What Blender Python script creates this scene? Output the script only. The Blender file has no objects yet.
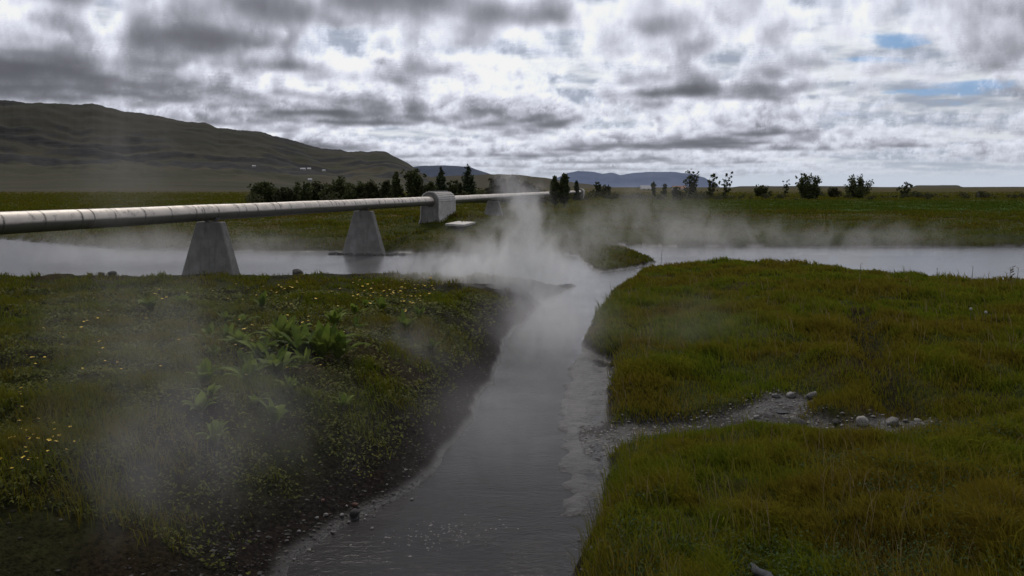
import bpy, math, random
import numpy as np

random.seed(7)
rng = np.random.default_rng(7)
sc = bpy.context.scene
COL = sc.collection
CAM_H = 3.8          # camera above the water, metres
F = 887.0            # focal length in pixels of a 1024 wide frame
HOR = 187.0          # picture row of the horizon


def P(x, y, z=0.0):
    """world point at height z that lies under picture point x, y"""
    Y = F * (CAM_H - z) / (y - HOR)
    return np.array([(x - 512.0) / F * Y, Y, z])


def PD(x, y, Y):
    """world point at distance Y"""
    return np.array([(x - 512.0) / F * Y, Y, CAM_H - (y - HOR) * Y / F])


# ------------------------------------------------------------------ numpy noise
def _hash(ix, iy, seed):
    h = (ix.astype(np.int64) * 374761393 + iy.astype(np.int64) * 668265263 + seed * 974711) & 0x7FFFFFFF
    h = ((h ^ (h >> 13)) * 1274126177) & 0x7FFFFFFF
    h = h ^ (h >> 16)
    return (h & 0xFFFFF) / float(0xFFFFF)


def vnoise(x, y, seed=0):
    ix = np.floor(x); iy = np.floor(y)
    fx = x - ix; fy = y - iy
    fx = fx * fx * fx * (fx * (fx * 6 - 15) + 10); fy = fy * fy * fy * (fy * (fy * 6 - 15) + 10)
    ix = ix.astype(np.int64); iy = iy.astype(np.int64)
    a = _hash(ix, iy, seed); b = _hash(ix + 1, iy, seed)
    c = _hash(ix, iy + 1, seed); d = _hash(ix + 1, iy + 1, seed)
    return (a + (b - a) * fx) * (1 - fy) + (c + (d - c) * fx) * fy


def fbm(x, y, seed=0, octv=4, gain=0.5):
    s = 0; a = 1.0; t = 0
    for o in range(octv):
        s = s + a * vnoise(x * 2 ** o + 17.3 * o, y * 2 ** o - 9.1 * o, seed + o)
        t += a; a *= gain
    return s / t


def sstep(a, b, x):
    t = np.clip((x - a) / (b - a), 0, 1)
    return t * t * (3 - 2 * t)


def poly_sd(px, py, poly):
    """signed distance to a closed polygon, negative inside"""
    poly = np.asarray(poly)[:, :2]
    d2 = np.full(px.shape, 1e18); inside = np.zeros(px.shape, bool)
    n = len(poly)
    for i in range(n):
        a = poly[i]; b = poly[(i + 1) % n]
        e = b - a; L = e @ e + 1e-12
        wx = px - a[0]; wy = py - a[1]
        t = np.clip((wx * e[0] + wy * e[1]) / L, 0, 1)
        dx = wx - e[0] * t; dy = wy - e[1] * t
        d2 = np.minimum(d2, dx * dx + dy * dy)
        c = (a[1] > py) != (b[1] > py)
        if abs(b[1] - a[1]) > 1e-12:
            xi = a[0] + (py - a[1]) / (b[1] - a[1]) * e[0]
            inside ^= c & (px < xi)
    d = np.sqrt(d2)
    return np.where(inside, -d, d)


def line_d(px, py, pts):
    """distance to an open polyline and the parameter 0..1 along it"""
    pts = np.asarray(pts)[:, :2]
    best = np.full(px.shape, 1e18); par = np.zeros(px.shape)
    n = len(pts) - 1
    for i in range(n):
        a = pts[i]; e = pts[i + 1] - a; L = e @ e + 1e-12
        t = np.clip(((px - a[0]) * e[0] + (py - a[1]) * e[1]) / L, 0, 1)
        d = (px - a[0] - e[0] * t) ** 2 + (py - a[1] - e[1] * t) ** 2
        m = d < best
        best = np.where(m, d, best); par = np.where(m, (i + t) / n, par)
    return np.sqrt(best), par


# ------------------------------------------------------------------ plan of the water
ST_L = [P(*p) for p in [(575, 287), (556, 295), (546, 301), (526, 320), (506, 342), (487, 392), (469, 425), (435, 468),
                        (412, 488), (373, 510), (341, 528), (296, 560)]] + [np.array([-2.1, 5.5, 0]), np.array([-2.6, 2, 0]), np.array([-2.8, -12, 0])]
ST_R = [np.array([0.3, -12, 0]), np.array([0.2, 3, 0]), np.array([0.45, 6.5, 0])] + \
       [P(*p) for p in [(570, 576), (594, 530), (604, 490), (602, 458), (596, 436), (600, 412), (609, 380), (606, 362), (584, 349),
                        (594, 322), (606, 302), (622, 288), (640, 277)]]
NEAR_R = [P(x, y, .35) for x, y in [(664, 267), (690, 262.5), (740, 262), (800, 263.5), (850, 270), (900, 275), (960, 280), (1024, 281), (1200, 285), (1500, 290)]]
FAR_R = [P(*p) for p in [(1500, 246), (1024, 247), (900, 247.5), (760, 247), (680, 247), (620, 245), (606, 247)]]
SPIT = [P(*p) for p in [(618, 251), (640, 255), (656, 262), (645, 266), (616, 271), (597, 273), (584, 264), (575, 256)]]
FAR_L = [P(*p) for p in [(520, 253), (420, 253), (340, 252), (260, 252), (180, 250), (120, 249), (60, 245), (0, 239), (-300, 228)]]
NEAR_L = [P(x, y, .35) for x, y in [(-300, 277), (0, 277), (180, 276), (300, 275), (400, 274), (480, 277), (540, 281)]] + [P(578, 284)]
WATER = ST_R + NEAR_R + FAR_R + SPIT + FAR_L + NEAR_L + ST_L
BAR = [P(*p) for p in [(584, 348), (564, 364), (556, 395), (554, 430), (553, 470), (560, 515), (590, 520), (606, 470), (596, 436), (600, 410), (610, 375)]]
RILL = [P(590, 440, .03), P(650, 432, .06), P(705, 427, .08), P(745, 420, .1), P(790, 428, .12), P(840, 433, .13), P(882, 429, .16), P(915, 420, .2)]
RILL2 = [P(765, 420, .12), P(778, 408, .15), P(792, 398, .2)]


def height(X, Y, full=False):
    w1 = (fbm(X * 1.1, Y * 1.1, 3, 4) - .5) * .42
    sd = poly_sd(X, Y, WATER) + w1 * np.clip(np.abs(Y) / 25, .25, 1)
    left = (X < np.interp(Y, [0, 9, 15, 29, 40], [-1, -.5, .2, 2.3, 4])) & (Y < 52)
    far = (Y > 43.5) | ((Y > 38.9) & (X < 6.2))
    left = left & ~far
    # bank height and width by region
    Hl = np.interp(Y, [4, 8, 13, 22, 33, 40], [.85, 1.05, 1.15, .85, .45, .4])
    Wl = np.interp(Y, [5, 14, 24, 30], [3.0, 2.2, 1.3, .9])
    Hr = .42 + .22 * sstep(.5, 6, sd) + .16 * sstep(14, 7, Y)
    Wr = np.interp(Y, [5, 12, 25], [.75, .6, .7])
    Hf = .55 + .55 * sstep(0, 40, sd) + .1 * sstep(0, 400, sd)
    H = np.where(far, Hf, np.where(left, Hl, Hr))
    W = np.where(far, 2.2, np.where(left, Wl, Wr))
    t = np.clip(sd / W, 0, 1)
    prof = np.where(left, t ** .85 * (1 - t) + t * (t * (2 - t)), 1 - (1 - t) ** 2.2)
    land = H * prof
    # hummocks
    k = sstep(.2, 2.0, sd)
    hum = (fbm(X * .55, Y * .55, 11, 4) - .5) * .50 + (fbm(X * 1.7, Y * 1.7, 21, 3) - .5) * .30
    land = land + hum * k * np.where(far, np.clip(60 / np.maximum(Y, 1), .5, 1.2), np.where(left, .8, .75))
    land = land + (fbm(X * 4, Y * 4, 31, 3) - .5) * .07 * sstep(0, .4, sd) * (Y < 60)
    # hollow at the foot of the near left bank
    hol = np.exp(-(((X + 3.9) / 2.3) ** 2 + ((Y - 6.7) / 1.5) ** 2))
    land = np.where(left, land * (1 - .75 * hol), land)
    # mounds: under the pipe cover and under the second far field
    land = land + 1.0 * np.exp(-(((X + 5.0) / 6) ** 2 + ((Y - 67) / 7) ** 2))
    land = np.maximum(land, .012 * sstep(0, .3, sd))
    # bed
    z = np.where(sd < 0, -np.minimum(.5, (-sd) * .35) - .01, land)
    bar = poly_sd(X, Y, BAR)
    barm = sstep(.25, -.25, bar + (fbm(X * 3, Y * 3, 41, 3) - .5) * .35)
    z = np.where(barm > 0, z * (1 - barm) + barm * (.030 + (fbm(X * 2.2, Y * 4, 43, 4) - .5) * .075), z)
    # side rill
    d1, p1 = line_d(X, Y, RILL); d2, p2 = line_d(X, Y, RILL2)
    dm = np.minimum(d1, d2)
    z = np.where(sd > 0, z * (.40 + .60 * sstep(.3, 2.4, dm)), z)
    wob = (fbm(X * 2.1, Y * 2.1, 51, 3) - .5) * .35
    w_r = np.interp(p1, [0, .2, .5, .7, 1], [.60, .46, .46, .55, .12])
    r1 = sstep(w_r + .3, w_r - .05, d1 + wob); r2 = sstep(.62, .22, d2 + wob)
    bed = np.interp(p1, [0, .3, .62, 1], [.005, .05, .085, .2]) + (fbm(X * 6, Y * 6, 61, 2) - .5) * .035
    bed2 = .1 + .07 * p2
    z = np.where(sd > -.3, z * (1 - r1) + np.minimum(z, bed) * r1, z)
    z = np.where(sd > 0, z * (1 - r2) + np.minimum(z, bed2) * r2, z)
    for q, rx, ry in ((P(842, 433, .12), .5, .28), (P(783, 409, .14), .28, .45)):
        z = z - .07 * np.exp(-((X - q[0]) / rx) ** 2 - ((Y - q[1]) / ry) ** 2)
    # beaten path across the right meadow
    path = [P(860, 310, .6), P(868, 340, .6), P(885, 372, .6), P(905, 395, .5)]
    d3, _ = line_d(X, Y, path)
    z = z - .22 * sstep(.5, .05, d3 + wob * .5)
    if full:
        rill = np.maximum(r1 * (sd > -.3), r2)
        return z, sd, left, far, barm, rill, sstep(.5, .1, d3), hol, dm
    return z


def hz(x, y):
    return float(height(np.array([float(x)]), np.array([float(y)]))[0])


# ------------------------------------------------------------------ helpers: objects
def link_mesh(name, verts, faces, mats, parent=None, smooth=False, mat_idx=None):
    me = bpy.data.meshes.new(name)
    verts = np.asarray(verts, dtype=np.float32)
    if isinstance(faces, np.ndarray):
        n, k = faces.shape
        me.vertices.add(len(verts)); me.vertices.foreach_set('co', verts.ravel())
        me.loops.add(n * k); me.loops.foreach_set('vertex_index', faces.astype(np.int32).ravel())
        me.polygons.add(n)
        me.polygons.foreach_set('loop_start', np.arange(0, n * k, k, dtype=np.int32))
        me.update(calc_edges=True)
    else:
        me.from_pydata([tuple(map(float, v)) for v in verts], [], [tuple(int(i) for i in f) for f in faces])
    for m in (mats if isinstance(mats, (list, tuple)) else [mats]):
        me.materials.append(m)
    if mat_idx is not None:
        me.polygons.foreach_set('material_index', np.asarray(mat_idx, dtype=np.int32))
    if smooth:
        me.polygons.foreach_set('use_smooth', np.ones(len(me.polygons), dtype=bool))
    me.update()
    o = bpy.data.objects.new(name, me)
    COL.objects.link(o)
    if parent is not None:
        o.parent = parent
    return o


def tag(o, label, cat, group=None, kind=None):
    o['label'] = label; o['category'] = cat
    if group: o['group'] = group
    if kind: o['kind'] = kind
    return o


def empty(name, loc, rz=0.0):
    o = bpy.data.objects.new(name, None)
    o.location = [float(v) for v in loc]; o.rotation_euler = (0, 0, rz)
    o.empty_display_size = .3
    COL.objects.link(o)
    return o


def fattr(o, name, vals):
    a = o.data.attributes.new(name, 'FLOAT', 'POINT')
    a.data.foreach_set('value', np.asarray(vals, dtype=np.float32))


class MB:
    """collects shapes into one mesh"""
    def __init__(s):
        s.v = []; s.f = []; s.m = []

    def add(s, v, f, m=0):
        k = len(s.v)
        s.v.extend([tuple(map(float, p)) for p in v]); s.f.extend([tuple(i + k for i in q) for q in f]); s.m.extend([m] * len(f))
        return s

    def box(s, c, d, m=0):
        x, y, z = c; a, b, h = d[0] / 2, d[1] / 2, d[2] / 2
        v = [(x + i * a, y + j * b, z + k * h) for i in (-1, 1) for j in (-1, 1) for k in (-1, 1)]
        return s.add(v, [(0, 1, 3, 2), (4, 6, 7, 5), (0, 4, 5, 1), (2, 3, 7, 6), (0, 2, 6, 4), (1, 5, 7, 3)], m)

    def tube(s, pts, rad, n=8, m=0, caps=True):
        pts = [np.array(p, float) for p in pts]
        rad = [rad] * len(pts) if not hasattr(rad, '__len__') else rad
        rings = []; ref = np.array([0.013, 0.021, 1.0])
        for i, p in enumerate(pts):
            t = pts[min(i + 1, len(pts) - 1)] - pts[max(i - 1, 0)]
            t = t / (np.linalg.norm(t) + 1e-9)
            r = ref if abs(t @ ref) < .95 else np.array([1.0, .03, .01])
            u = np.cross(t, r); u /= np.linalg.norm(u); w = np.cross(u, t)
            rings.append([p + rad[i] * (math.cos(2 * math.pi * k / n) * u + math.sin(2 * math.pi * k / n) * w) for k in range(n)])
        v = [q for r in rings for q in r]; f = []
        for i in range(len(pts) - 1):
            for k in range(n):
                a = i * n + k; b = i * n + (k + 1) % n
                f.append((a, b, b + n, a + n))
        if caps:
            f.append(tuple(range(n - 1, -1, -1))); f.append(tuple((len(pts) - 1) * n + k for k in range(n)))
        return s.add(v, f, m)

    def build(s, name, mats, parent=None, smooth=False):
        return link_mesh(name, s.v, s.f, mats, parent, smooth, s.m)


# ------------------------------------------------------------------ helpers: nodes
class NT:
    def __init__(s, tree):
        s.t = tree; s.n = tree.nodes; s.l = tree.links
        s.n.clear()

    def node(s, typ, **kw):
        n = s.n.new(typ)
        for k, v in kw.items():
            setattr(n, k, v)
        return n

    def put(s, sock, v):
        if v is None: return
        if hasattr(v, 'is_output'):
            s.l.new(v, sock)
        else:
            if hasattr(sock.default_value, '__len__') and len(sock.default_value) == 4 and hasattr(v, '__len__') and len(v) == 3:
                v = tuple(v) + (1,)
            sock.default_value = v

    def math(s, op, a, b=None, c=None, clamp=False):
        n = s.node('ShaderNodeMath', operation=op, use_clamp=clamp)
        for i, v in enumerate((a, b, c)):
            s.put(n.inputs[i], v)
        return n.outputs[0]

    def vmath(s, op, a, b=None, scale=None):
        n = s.node('ShaderNodeVectorMath', operation=op)
        s.put(n.inputs[0], a)
        if b is not None: s.put(n.inputs[1], b)
        if scale is not None: s.put(n.inputs['Scale'], scale)
        return n.outputs[1] if op in ('LENGTH', 'DISTANCE', 'DOT_PRODUCT') else n.outputs[0]

    def noise(s, vec, scale, detail=4, rough=.5, dist=0.0, lac=2.0):
        n = s.node('ShaderNodeTexNoise')
        s.put(n.inputs['Vector'], vec); s.put(n.inputs['Scale'], scale); s.put(n.inputs['Detail'], detail)
        s.put(n.inputs['Roughness'], rough); s.put(n.inputs['Distortion'], dist); s.put(n.inputs['Lacunarity'], lac)
        return n.outputs['Fac']

    def node_color(s, vec, scale, detail):
        n = s.node('ShaderNodeTexNoise'); s.put(n.inputs['Vector'], vec); s.put(n.inputs['Scale'], scale); s.put(n.inputs['Detail'], detail)
        return s.vmath('SUBTRACT', n.outputs['Color'], (.5, .5, .5))

    def ramp(s, fac, a, b, c=0.0, d=1.0, smooth=True):
        n = s.node('ShaderNodeMapRange', interpolation_type='SMOOTHSTEP' if smooth else 'LINEAR', clamp=True) if smooth else s.node('ShaderNodeMapRange')
        for k, v in zip(range(5), (fac, a, b, c, d)):
            s.put(n.inputs[k], v)
        return n.outputs[0]

    def mix(s, fac, a, b, mode='MIX'):
        n = s.node('ShaderNodeMix', data_type='RGBA', blend_type=mode)
        s.put(n.inputs[0], fac); s.put(n.inputs[6], a); s.put(n.inputs[7], b)
        return n.outputs[2]

    def attr(s, name):
        return s.node('ShaderNodeAttribute', attribute_name=name).outputs['Fac']

    def sep(s, v):
        n = s.node('ShaderNodeSeparateXYZ'); s.put(n.inputs[0], v); return n.outputs

    def comb(s, x, y, z):
        n = s.node('ShaderNodeCombineXYZ')
        for i, v in enumerate((x, y, z)): s.put(n.inputs[i], v)
        return n.outputs[0]

    def bump(s, h, strength=.5, dist=.1, normal=None):
        n = s.node('ShaderNodeBump')
        s.put(n.inputs['Strength'], strength); s.put(n.inputs['Distance'], dist); s.put(n.inputs['Height'], h)
        if normal is not None: s.put(n.inputs['Normal'], normal)
        return n.outputs[0]

    def pbsdf(s, col, rough=.9, bump=None, metal=0.0, spec=None, ior=None):
        n = s.node('ShaderNodeBsdfPrincipled')
        s.put(n.inputs['Base Color'], col); s.put(n.inputs['Roughness'], rough); s.put(n.inputs['Metallic'], metal)
        if bump is not None: s.put(n.inputs['Normal'], bump)
        if spec is not None: s.put(n.inputs['Specular IOR Level'], spec)
        if ior is not None: s.put(n.inputs['IOR'], ior)
        return n.outputs[0]

    def out(s, surf=None, vol=None):
        n = s.node('ShaderNodeOutputMaterial')
        if surf is not None: s.l.new(surf, n.inputs['Surface'])
        if vol is not None: s.l.new(vol, n.inputs['Volume'])


def new_mat(name):
    m = bpy.data.materials.new(name); m.use_nodes = True
    return m, NT(m.node_tree)


def simple_mat(name, c1, c2, scale=3.0, rough=.85, bump=.3, metal=0.0, detail=5, dist=.02):
    m, t = new_mat(name)
    co = t.node('ShaderNodeTexCoord').outputs['Object']
    n = t.noise(co, scale, detail, .6)
    c = t.mix(t.ramp(n, .35, .65), c1, c2)
    t.out(t.pbsdf(c, rough, t.bump(t.noise(co, scale * 5, 5, .6), bump, dist), metal))
    return m


# ================================================================== materials
def mat_ground():
    m, t = new_mat('ground_soil_and_turf')
    g = t.node('ShaderNodeNewGeometry').outputs['Position']
    X, Y, Z = t.sep(g)
    wet = t.attr('wet'); veg = t.attr('veg'); far = t.attr('far'); gr = t.attr('gravel')
    n1 = t.noise(g, .45, 5, .6); n2 = t.noise(g, 3.0, 6, .65); n3 = t.noise(g, 19.0, 5, .7)
    soil = t.mix(t.ramp(n3, .35, .7), (.008, .0065, .0055), t.mix(n2, (.018, .0145, .012), (.036, .029, .023)))
    turf = t.mix(t.ramp(n2, .3, .7), (.026, .034, .007), (.065, .072, .014))
    rust = t.mix(t.ramp(n3, .3, .7), (.03, .02, .008), (.06, .042, .015))
    turf = t.mix(t.ramp(n1, .48, .66), turf, rust)
    near = t.mix(t.math('MULTIPLY', veg, t.ramp(n3, .25, .55)), soil, turf)
    vor = t.node('ShaderNodeTexVoronoi'); t.put(vor.inputs['Vector'], g); t.put(vor.inputs['Scale'], 17.0)
    peb = t.mix(t.ramp(vor.outputs['Distance'], .1, .55), t.mix(t.sep(vor.outputs['Color'])[0], (.035, .032, .03), (.11, .10, .095)), (.015, .013, .012))
    near = t.mix(gr, near, peb)
    # fields beyond the river: stretched strips of different growth
    st = t.vmath('MULTIPLY', g, (.008, .035, .0))
    s1 = t.noise(st, 1.0, 6, .62); s2 = t.noise(t.vmath('MULTIPLY', g, (.06, .22, 0)), 1.0, 6, .65)
    fa = t.mix(t.ramp(s2, .35, .65), (.028, .038, .009), (.062, .066, .016))
    fb = t.mix(t.ramp(s2, .35, .65), (.050, .040, .013), (.090, .070, .024))
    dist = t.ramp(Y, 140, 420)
    fld = t.mix(t.ramp(t.math('ADD', s1, t.math('MULTIPLY', dist, .12)), .50, .64), fa, fb)
    meadow = t.math('MULTIPLY', t.math('MULTIPLY', t.ramp(Y, 92, 104), t.ramp(Y, 175, 150)), t.ramp(t.math('ADD', X, t.math('MULTIPLY', s1, 30)), 20, 62))
    fld = t.mix(t.math('MULTIPLY', meadow, .85), fld, t.mix(s2, (.028, .06, .01), (.045, .085, .016)))
    ochre = t.math('MULTIPLY', t.math('MULTIPLY', t.ramp(Y, 52, 75), t.ramp(Y, 120, 90)), t.ramp(X, 2, -10))
    fld = t.mix(t.math('MULTIPLY', ochre, t.ramp(s2, .4, .62)), fld, (.085, .058, .02))
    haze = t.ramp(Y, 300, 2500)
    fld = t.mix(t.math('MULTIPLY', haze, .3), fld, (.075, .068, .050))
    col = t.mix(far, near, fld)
    col = t.mix(wet, col, t.mix(n3, (.012, .01, .009), (.034, .03, .027)))
    silt = t.attr('silt')
    sn = t.noise(t.vmath('MULTIPLY', g, (3.0, 9.0, 3.0)), 1.0, 6, .7)
    col = t.mix(silt, col, t.mix(t.ramp(sn, .35, .65), (.026, .023, .022), (.075, .069, .066)))
    rough = t.math('MULTIPLY', t.ramp(t.math('MAXIMUM', wet, t.math('MULTIPLY', gr, t.ramp(n1, .4, .6))), 0, 1, .95, .38), t.ramp(silt, 0, 1, 1.0, .95))
    b = t.bump(t.math('ADD', n3, t.math('MULTIPLY', n2, 2.0)), .8, .06)
    t.out(t.pbsdf(col, rough, b, spec=t.ramp(t.math('MAXIMUM', t.math('MAXIMUM', wet, gr), silt), 0, 1, .03, .4)))
    return m


def mat_blades(name='grass_blades', warm=1.0, gain=1.0):
    m, t = new_mat(name)
    g = t.node('ShaderNodeNewGeometry').outputs['Position']
    r = t.attr('rnd'); tip = t.attr('tip'); dry = t.attr('dry')
    n1 = t.noise(g, .38, 4, .6); n2 = t.noise(g, 1.7, 4, .6)
    green = t.mix(r, (.030, .050, .006), (.078, .102, .012))
    green = t.mix(t.ramp(n2, .42, .68), green, t.mix(r, (.055, .074, .009), (.125, .125, .018)))
    olive = t.mix(r, (.056, .048, .010), (.12, .092, .020))
    rust = t.mix(r, (.046, .028, .010), (.090, .058, .02))
    c = t.mix(t.math('MULTIPLY', t.ramp(n1, .40, .60), warm), green, olive)
    c = t.mix(t.math('MULTIPLY', t.ramp(t.math('ADD', t.math('MULTIPLY', n1, .5), t.math('MULTIPLY', n2, .5)), .47, .60), t.math('MULTIPLY', dry, warm)), c, rust)
    c = t.mix(1.0, c, (2.15 * gain, 2.05 * gain, 1.05 * gain), 'MULTIPLY')
    X_, Y_, Z_ = t.sep(g)
    md = t.math('MULTIPLY', t.math('MULTIPLY', t.ramp(Y_, 92, 104), t.ramp(Y_, 190, 165)), t.ramp(t.math('ADD', X_, t.math('MULTIPLY', n1, 20)), 20, 55))
    c = t.mix(t.math('MULTIPLY', md, .8), c, t.mix(r, (.035, .075, .008), (.06, .12, .014)))
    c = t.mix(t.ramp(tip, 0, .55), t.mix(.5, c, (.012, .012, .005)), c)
    d = t.node('ShaderNodeBsdfDiffuse'); t.put(d.inputs[0], c)
    tr = t.node('ShaderNodeBsdfTranslucent'); t.put(tr.inputs[0], t.mix(.5, c, (.12, .12, .02)))
    gl = t.node('ShaderNodeBsdfGlossy'); t.put(gl.inputs[0], (.6, .62, .6)); t.put(gl.inputs['Roughness'], .5)
    mx = t.node('ShaderNodeMixShader'); t.put(mx.inputs[0], .34); t.l.new(d.outputs[0], mx.inputs[1]); t.l.new(tr.outputs[0], mx.inputs[2])
    m2 = t.node('ShaderNodeMixShader'); t.put(m2.inputs[0], .0); t.l.new(mx.outputs[0], m2.inputs[1]); t.l.new(gl.outputs[0], m2.inputs[2])
    t.out(m2.outputs[0])
    return m


def mat_leaf(name, c1, c2, trans=.3, scale=1.2):
    m, t = new_mat(name)
    g = t.node('ShaderNodeNewGeometry')
    co = t.node('ShaderNodeTexCoord').outputs['Object']
    oi = t.node('ShaderNodeObjectInfo').outputs['Random']
    n = t.math('ADD', t.math('MULTIPLY', t.noise(co, scale, 4, .7), .8), t.math('MULTIPLY', g.outputs['Random Per Island'], .35))
    n = t.math('ADD', n, t.math('MULTIPLY', oi, .15))
    c = t.mix(t.ramp(n, .3, .9), c1, c2)
    p = t.pbsdf(c, .75, spec=.1)
    tr = t.node('ShaderNodeBsdfTranslucent'); t.put(tr.inputs[0], c)
    mx = t.node('ShaderNodeMixShader'); t.put(mx.inputs[0], trans); t.l.new(p, mx.inputs[1]); t.l.new(tr.outputs[0], mx.inputs[2])
    t.out(mx.outputs[0])
    return m


def mat_water():
    m, t = new_mat('steaming_water')
    g = t.node('ShaderNodeNewGeometry').outputs['Position']
    X, Y, Z = t.sep(g)
    rip = t.noise(t.vmath('MULTIPLY', g, (8.0, 12.0, 1)), 1.0, 5, .6, .9)
    fine = t.noise(t.vmath('MULTIPLY', g, (21, 30, 1)), 1.0, 4, .6, .4)
    slick = t.noise(t.vmath('MULTIPLY', g, (.5, .9, 1)), 1.0, 3, .5, .8)
    amp = t.ramp(slick, .3, .7, .35, 1.0)
    h = t.math('MULTIPLY', t.math('ADD', rip, t.math('MULTIPLY', fine, .45)), amp)
    near = t.ramp(Y, 8, 50, .17, .10)
    b = t.bump(h, near, .10)
    mud = t.mix(t.noise(g, .8, 4, .6), (.016, .0145, .0145), (.034, .031, .031))
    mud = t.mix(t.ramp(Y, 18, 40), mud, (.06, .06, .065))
    t.out(t.pbsdf(mud, t.ramp(Y, 10, 50, .16, .22), b, ior=1.333, spec=t.ramp(Y, 8, 34, .085, .5)))  # sky reflection dimmed by position so the near stream stays dark
    return m


def mat_pipe():
    m, t = new_mat('weathered_aluminium_cladding')
    co = t.node('ShaderNodeTexCoord').outputs['Object']
    al = t.attr('along')
    X, Y, Z = t.sep(co)
    n = t.noise(co, 1.3, 6, .65)
    st = t.noise(t.comb(t.math('MULTIPLY', al, 2.4), 0.0, t.math('MULTIPLY', t.attr('ang'), .6)), 1.0, 5, .75)
    c = t.mix(t.ramp(n, .3, .7), (.58, .52, .455), (.78, .70, .61))
    c = t.mix(t.math('MULTIPLY', t.ramp(st, .52, .66), .8), c, (.12, .10, .085))
    seam = t.math('ABSOLUTE', t.math('SUBTRACT', t.math('FRACT', t.math('DIVIDE', al, 1.55)), .5))
    ln = t.noise(co, 5.0, 5, .7)
    c = t.mix(t.math('MULTIPLY', t.ramp(seam, .05, .0), t.ramp(ln, .32, .6)), c, (.07, .06, .05))
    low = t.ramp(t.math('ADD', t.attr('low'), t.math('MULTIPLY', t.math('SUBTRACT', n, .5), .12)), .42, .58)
    c = t.mix(t.math('MULTIPLY', low, .9), c, t.mix(n, (.030, .034, .024), (.06, .062, .045)))  # shade of the underside painted into the colour of the lower half
    t.out(t.pbsdf(c, .55, t.bump(n, .15, .02), .25))
    return m


def mat_concrete():
    m, t = new_mat('weathered_concrete')
    co = t.node('ShaderNodeTexCoord').outputs['Object']
    n = t.noise(co, 1.6, 7, .65); v = t.noise(t.vmath('MULTIPLY', co, (5, 5, .7)), 1.0, 5, .65)
    c = t.mix(t.ramp(n, .3, .7), (.15, .143, .13), (.25, .24, .22))
    c = t.mix(t.math('MULTIPLY', t.ramp(v, .5, .72), .6), c, (.085, .085, .07))
    t.out(t.pbsdf(c, .9, t.bump(t.noise(co, 14, 6, .7), .35, .02)))
    return m


def mat_hill():
    m, t = new_mat('hillside')
    ge = t.node('ShaderNodeNewGeometry'); g = ge.outputs['Position']
    rock = t.attr('rock')
    n = t.noise(t.vmath('MULTIPLY', g, (.006, .006, .05)), 1.0, 7, .65)
    n2 = t.noise(t.vmath('MULTIPLY', g, (.02, .02, .12)), 1.0, 6, .7)
    n3 = t.noise(t.vmath('MULTIPLY', g, (.0022, .012, .02)), 1.0, 6, .65)
    gr = t.mix(t.ramp(n, .35, .65), (.027, .0285, .014), (.052, .047, .025))
    gr = t.mix(t.ramp(n3, .52, .66), gr, (.050, .045, .026))
    X_, Y_, Z_ = t.sep(g)
    gr = t.mix(t.ramp(Z_, 25, 110), gr, t.mix(.55, gr, (.020, .020, .018)))
    rk = t.mix(t.ramp(n2, .3, .7), (.014, .0145, .017), (.036, .036, .036))
    c = t.mix(t.ramp(t.math('ADD', rock, t.math('MULTIPLY', t.math('SUBTRACT', n2, .5), 1.8)), .22, .62), gr, rk)
    t.out(t.pbsdf(c, 1.0, t.bump(n2, .6, 4.0), spec=.1))
    return m


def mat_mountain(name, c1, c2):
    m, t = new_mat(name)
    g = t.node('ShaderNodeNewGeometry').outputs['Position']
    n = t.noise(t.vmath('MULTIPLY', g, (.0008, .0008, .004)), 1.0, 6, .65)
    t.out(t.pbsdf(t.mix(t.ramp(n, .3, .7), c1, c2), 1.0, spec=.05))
    return m


M = {}
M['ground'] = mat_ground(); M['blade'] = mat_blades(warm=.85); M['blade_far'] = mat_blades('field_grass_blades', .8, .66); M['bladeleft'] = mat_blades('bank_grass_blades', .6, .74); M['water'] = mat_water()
M['pipe'] = mat_pipe(); M['concrete'] = mat_concrete(); M['hill'] = mat_hill()
M['blue'] = mat_mountain('far_haze_blue_rock', (.165, .205, .31), (.23, .27, .37))  # blue of the distance haze is put into the rock colour
M['hazy_ridge'] = mat_mountain('distant_haze_tinted_rock', (.060, .075, .115), (.085, .10, .14))  # nearer ridge, weaker haze tint in its colour
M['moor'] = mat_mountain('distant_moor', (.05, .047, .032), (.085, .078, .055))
M['strap'] = simple_mat('dull_steel_strap', (.11, .10, .09), (.22, .20, .18), 8, .5, .2, .4)
M['sheet'] = simple_mat('ribbed_grey_sheet', (.34, .325, .30), (.46, .44, .41), 2.5, .6, .2, .1)
M['bark'] = simple_mat('dark_bark', (.035, .028, .022), (.07, .058, .045), 6, .9, .6)
M['leaf'] = mat_leaf('willow_leaves', (.028, .036, .014), (.095, .108, .042))
M['conifer'] = mat_leaf('spruce_needles', (.018, .028, .014), (.050, .066, .030), .1)
M['shrub'] = mat_leaf('greyish_scrub_leaves', (.030, .033, .016), (.080, .080, .036))
M['dock'] = mat_leaf('broad_green_leaves', (.055, .092, .012), (.17, .22, .036), .4, 3.0)
M['creep'] = mat_leaf('creeping_leaves', (.042, .054, .010), (.16, .16, .03), .25, .9)
M['clover'] = mat_leaf('clover_leaves', (.022, .040, .010), (.055, .085, .022), .25, 2.0)
M['petal'] = simple_mat('yellow_petals', (.66, .43, .012), (.80, .57, .03), 20, .6, .0)
M['fluff'] = simple_mat('white_seed_fluff', (.36, .35, .31), (.52, .51, .47), 20, .9, .1)
M['stem'] = simple_mat('dry_stems', (.05, .045, .02), (.10, .085, .04), 9, .8, .1)
M['straw'] = mat_leaf('dead_straw', (.10, .075, .03), (.24, .19, .09), .3, .8)
M['crumb'] = simple_mat('soil_crumbs', (.012, .010, .008), (.04, .032, .026), 9, 1.0, .3)
M['stone'] = simple_mat('grey_stone', (.075, .07, .066), (.19, .18, .17), 5, .75, .5)
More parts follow.
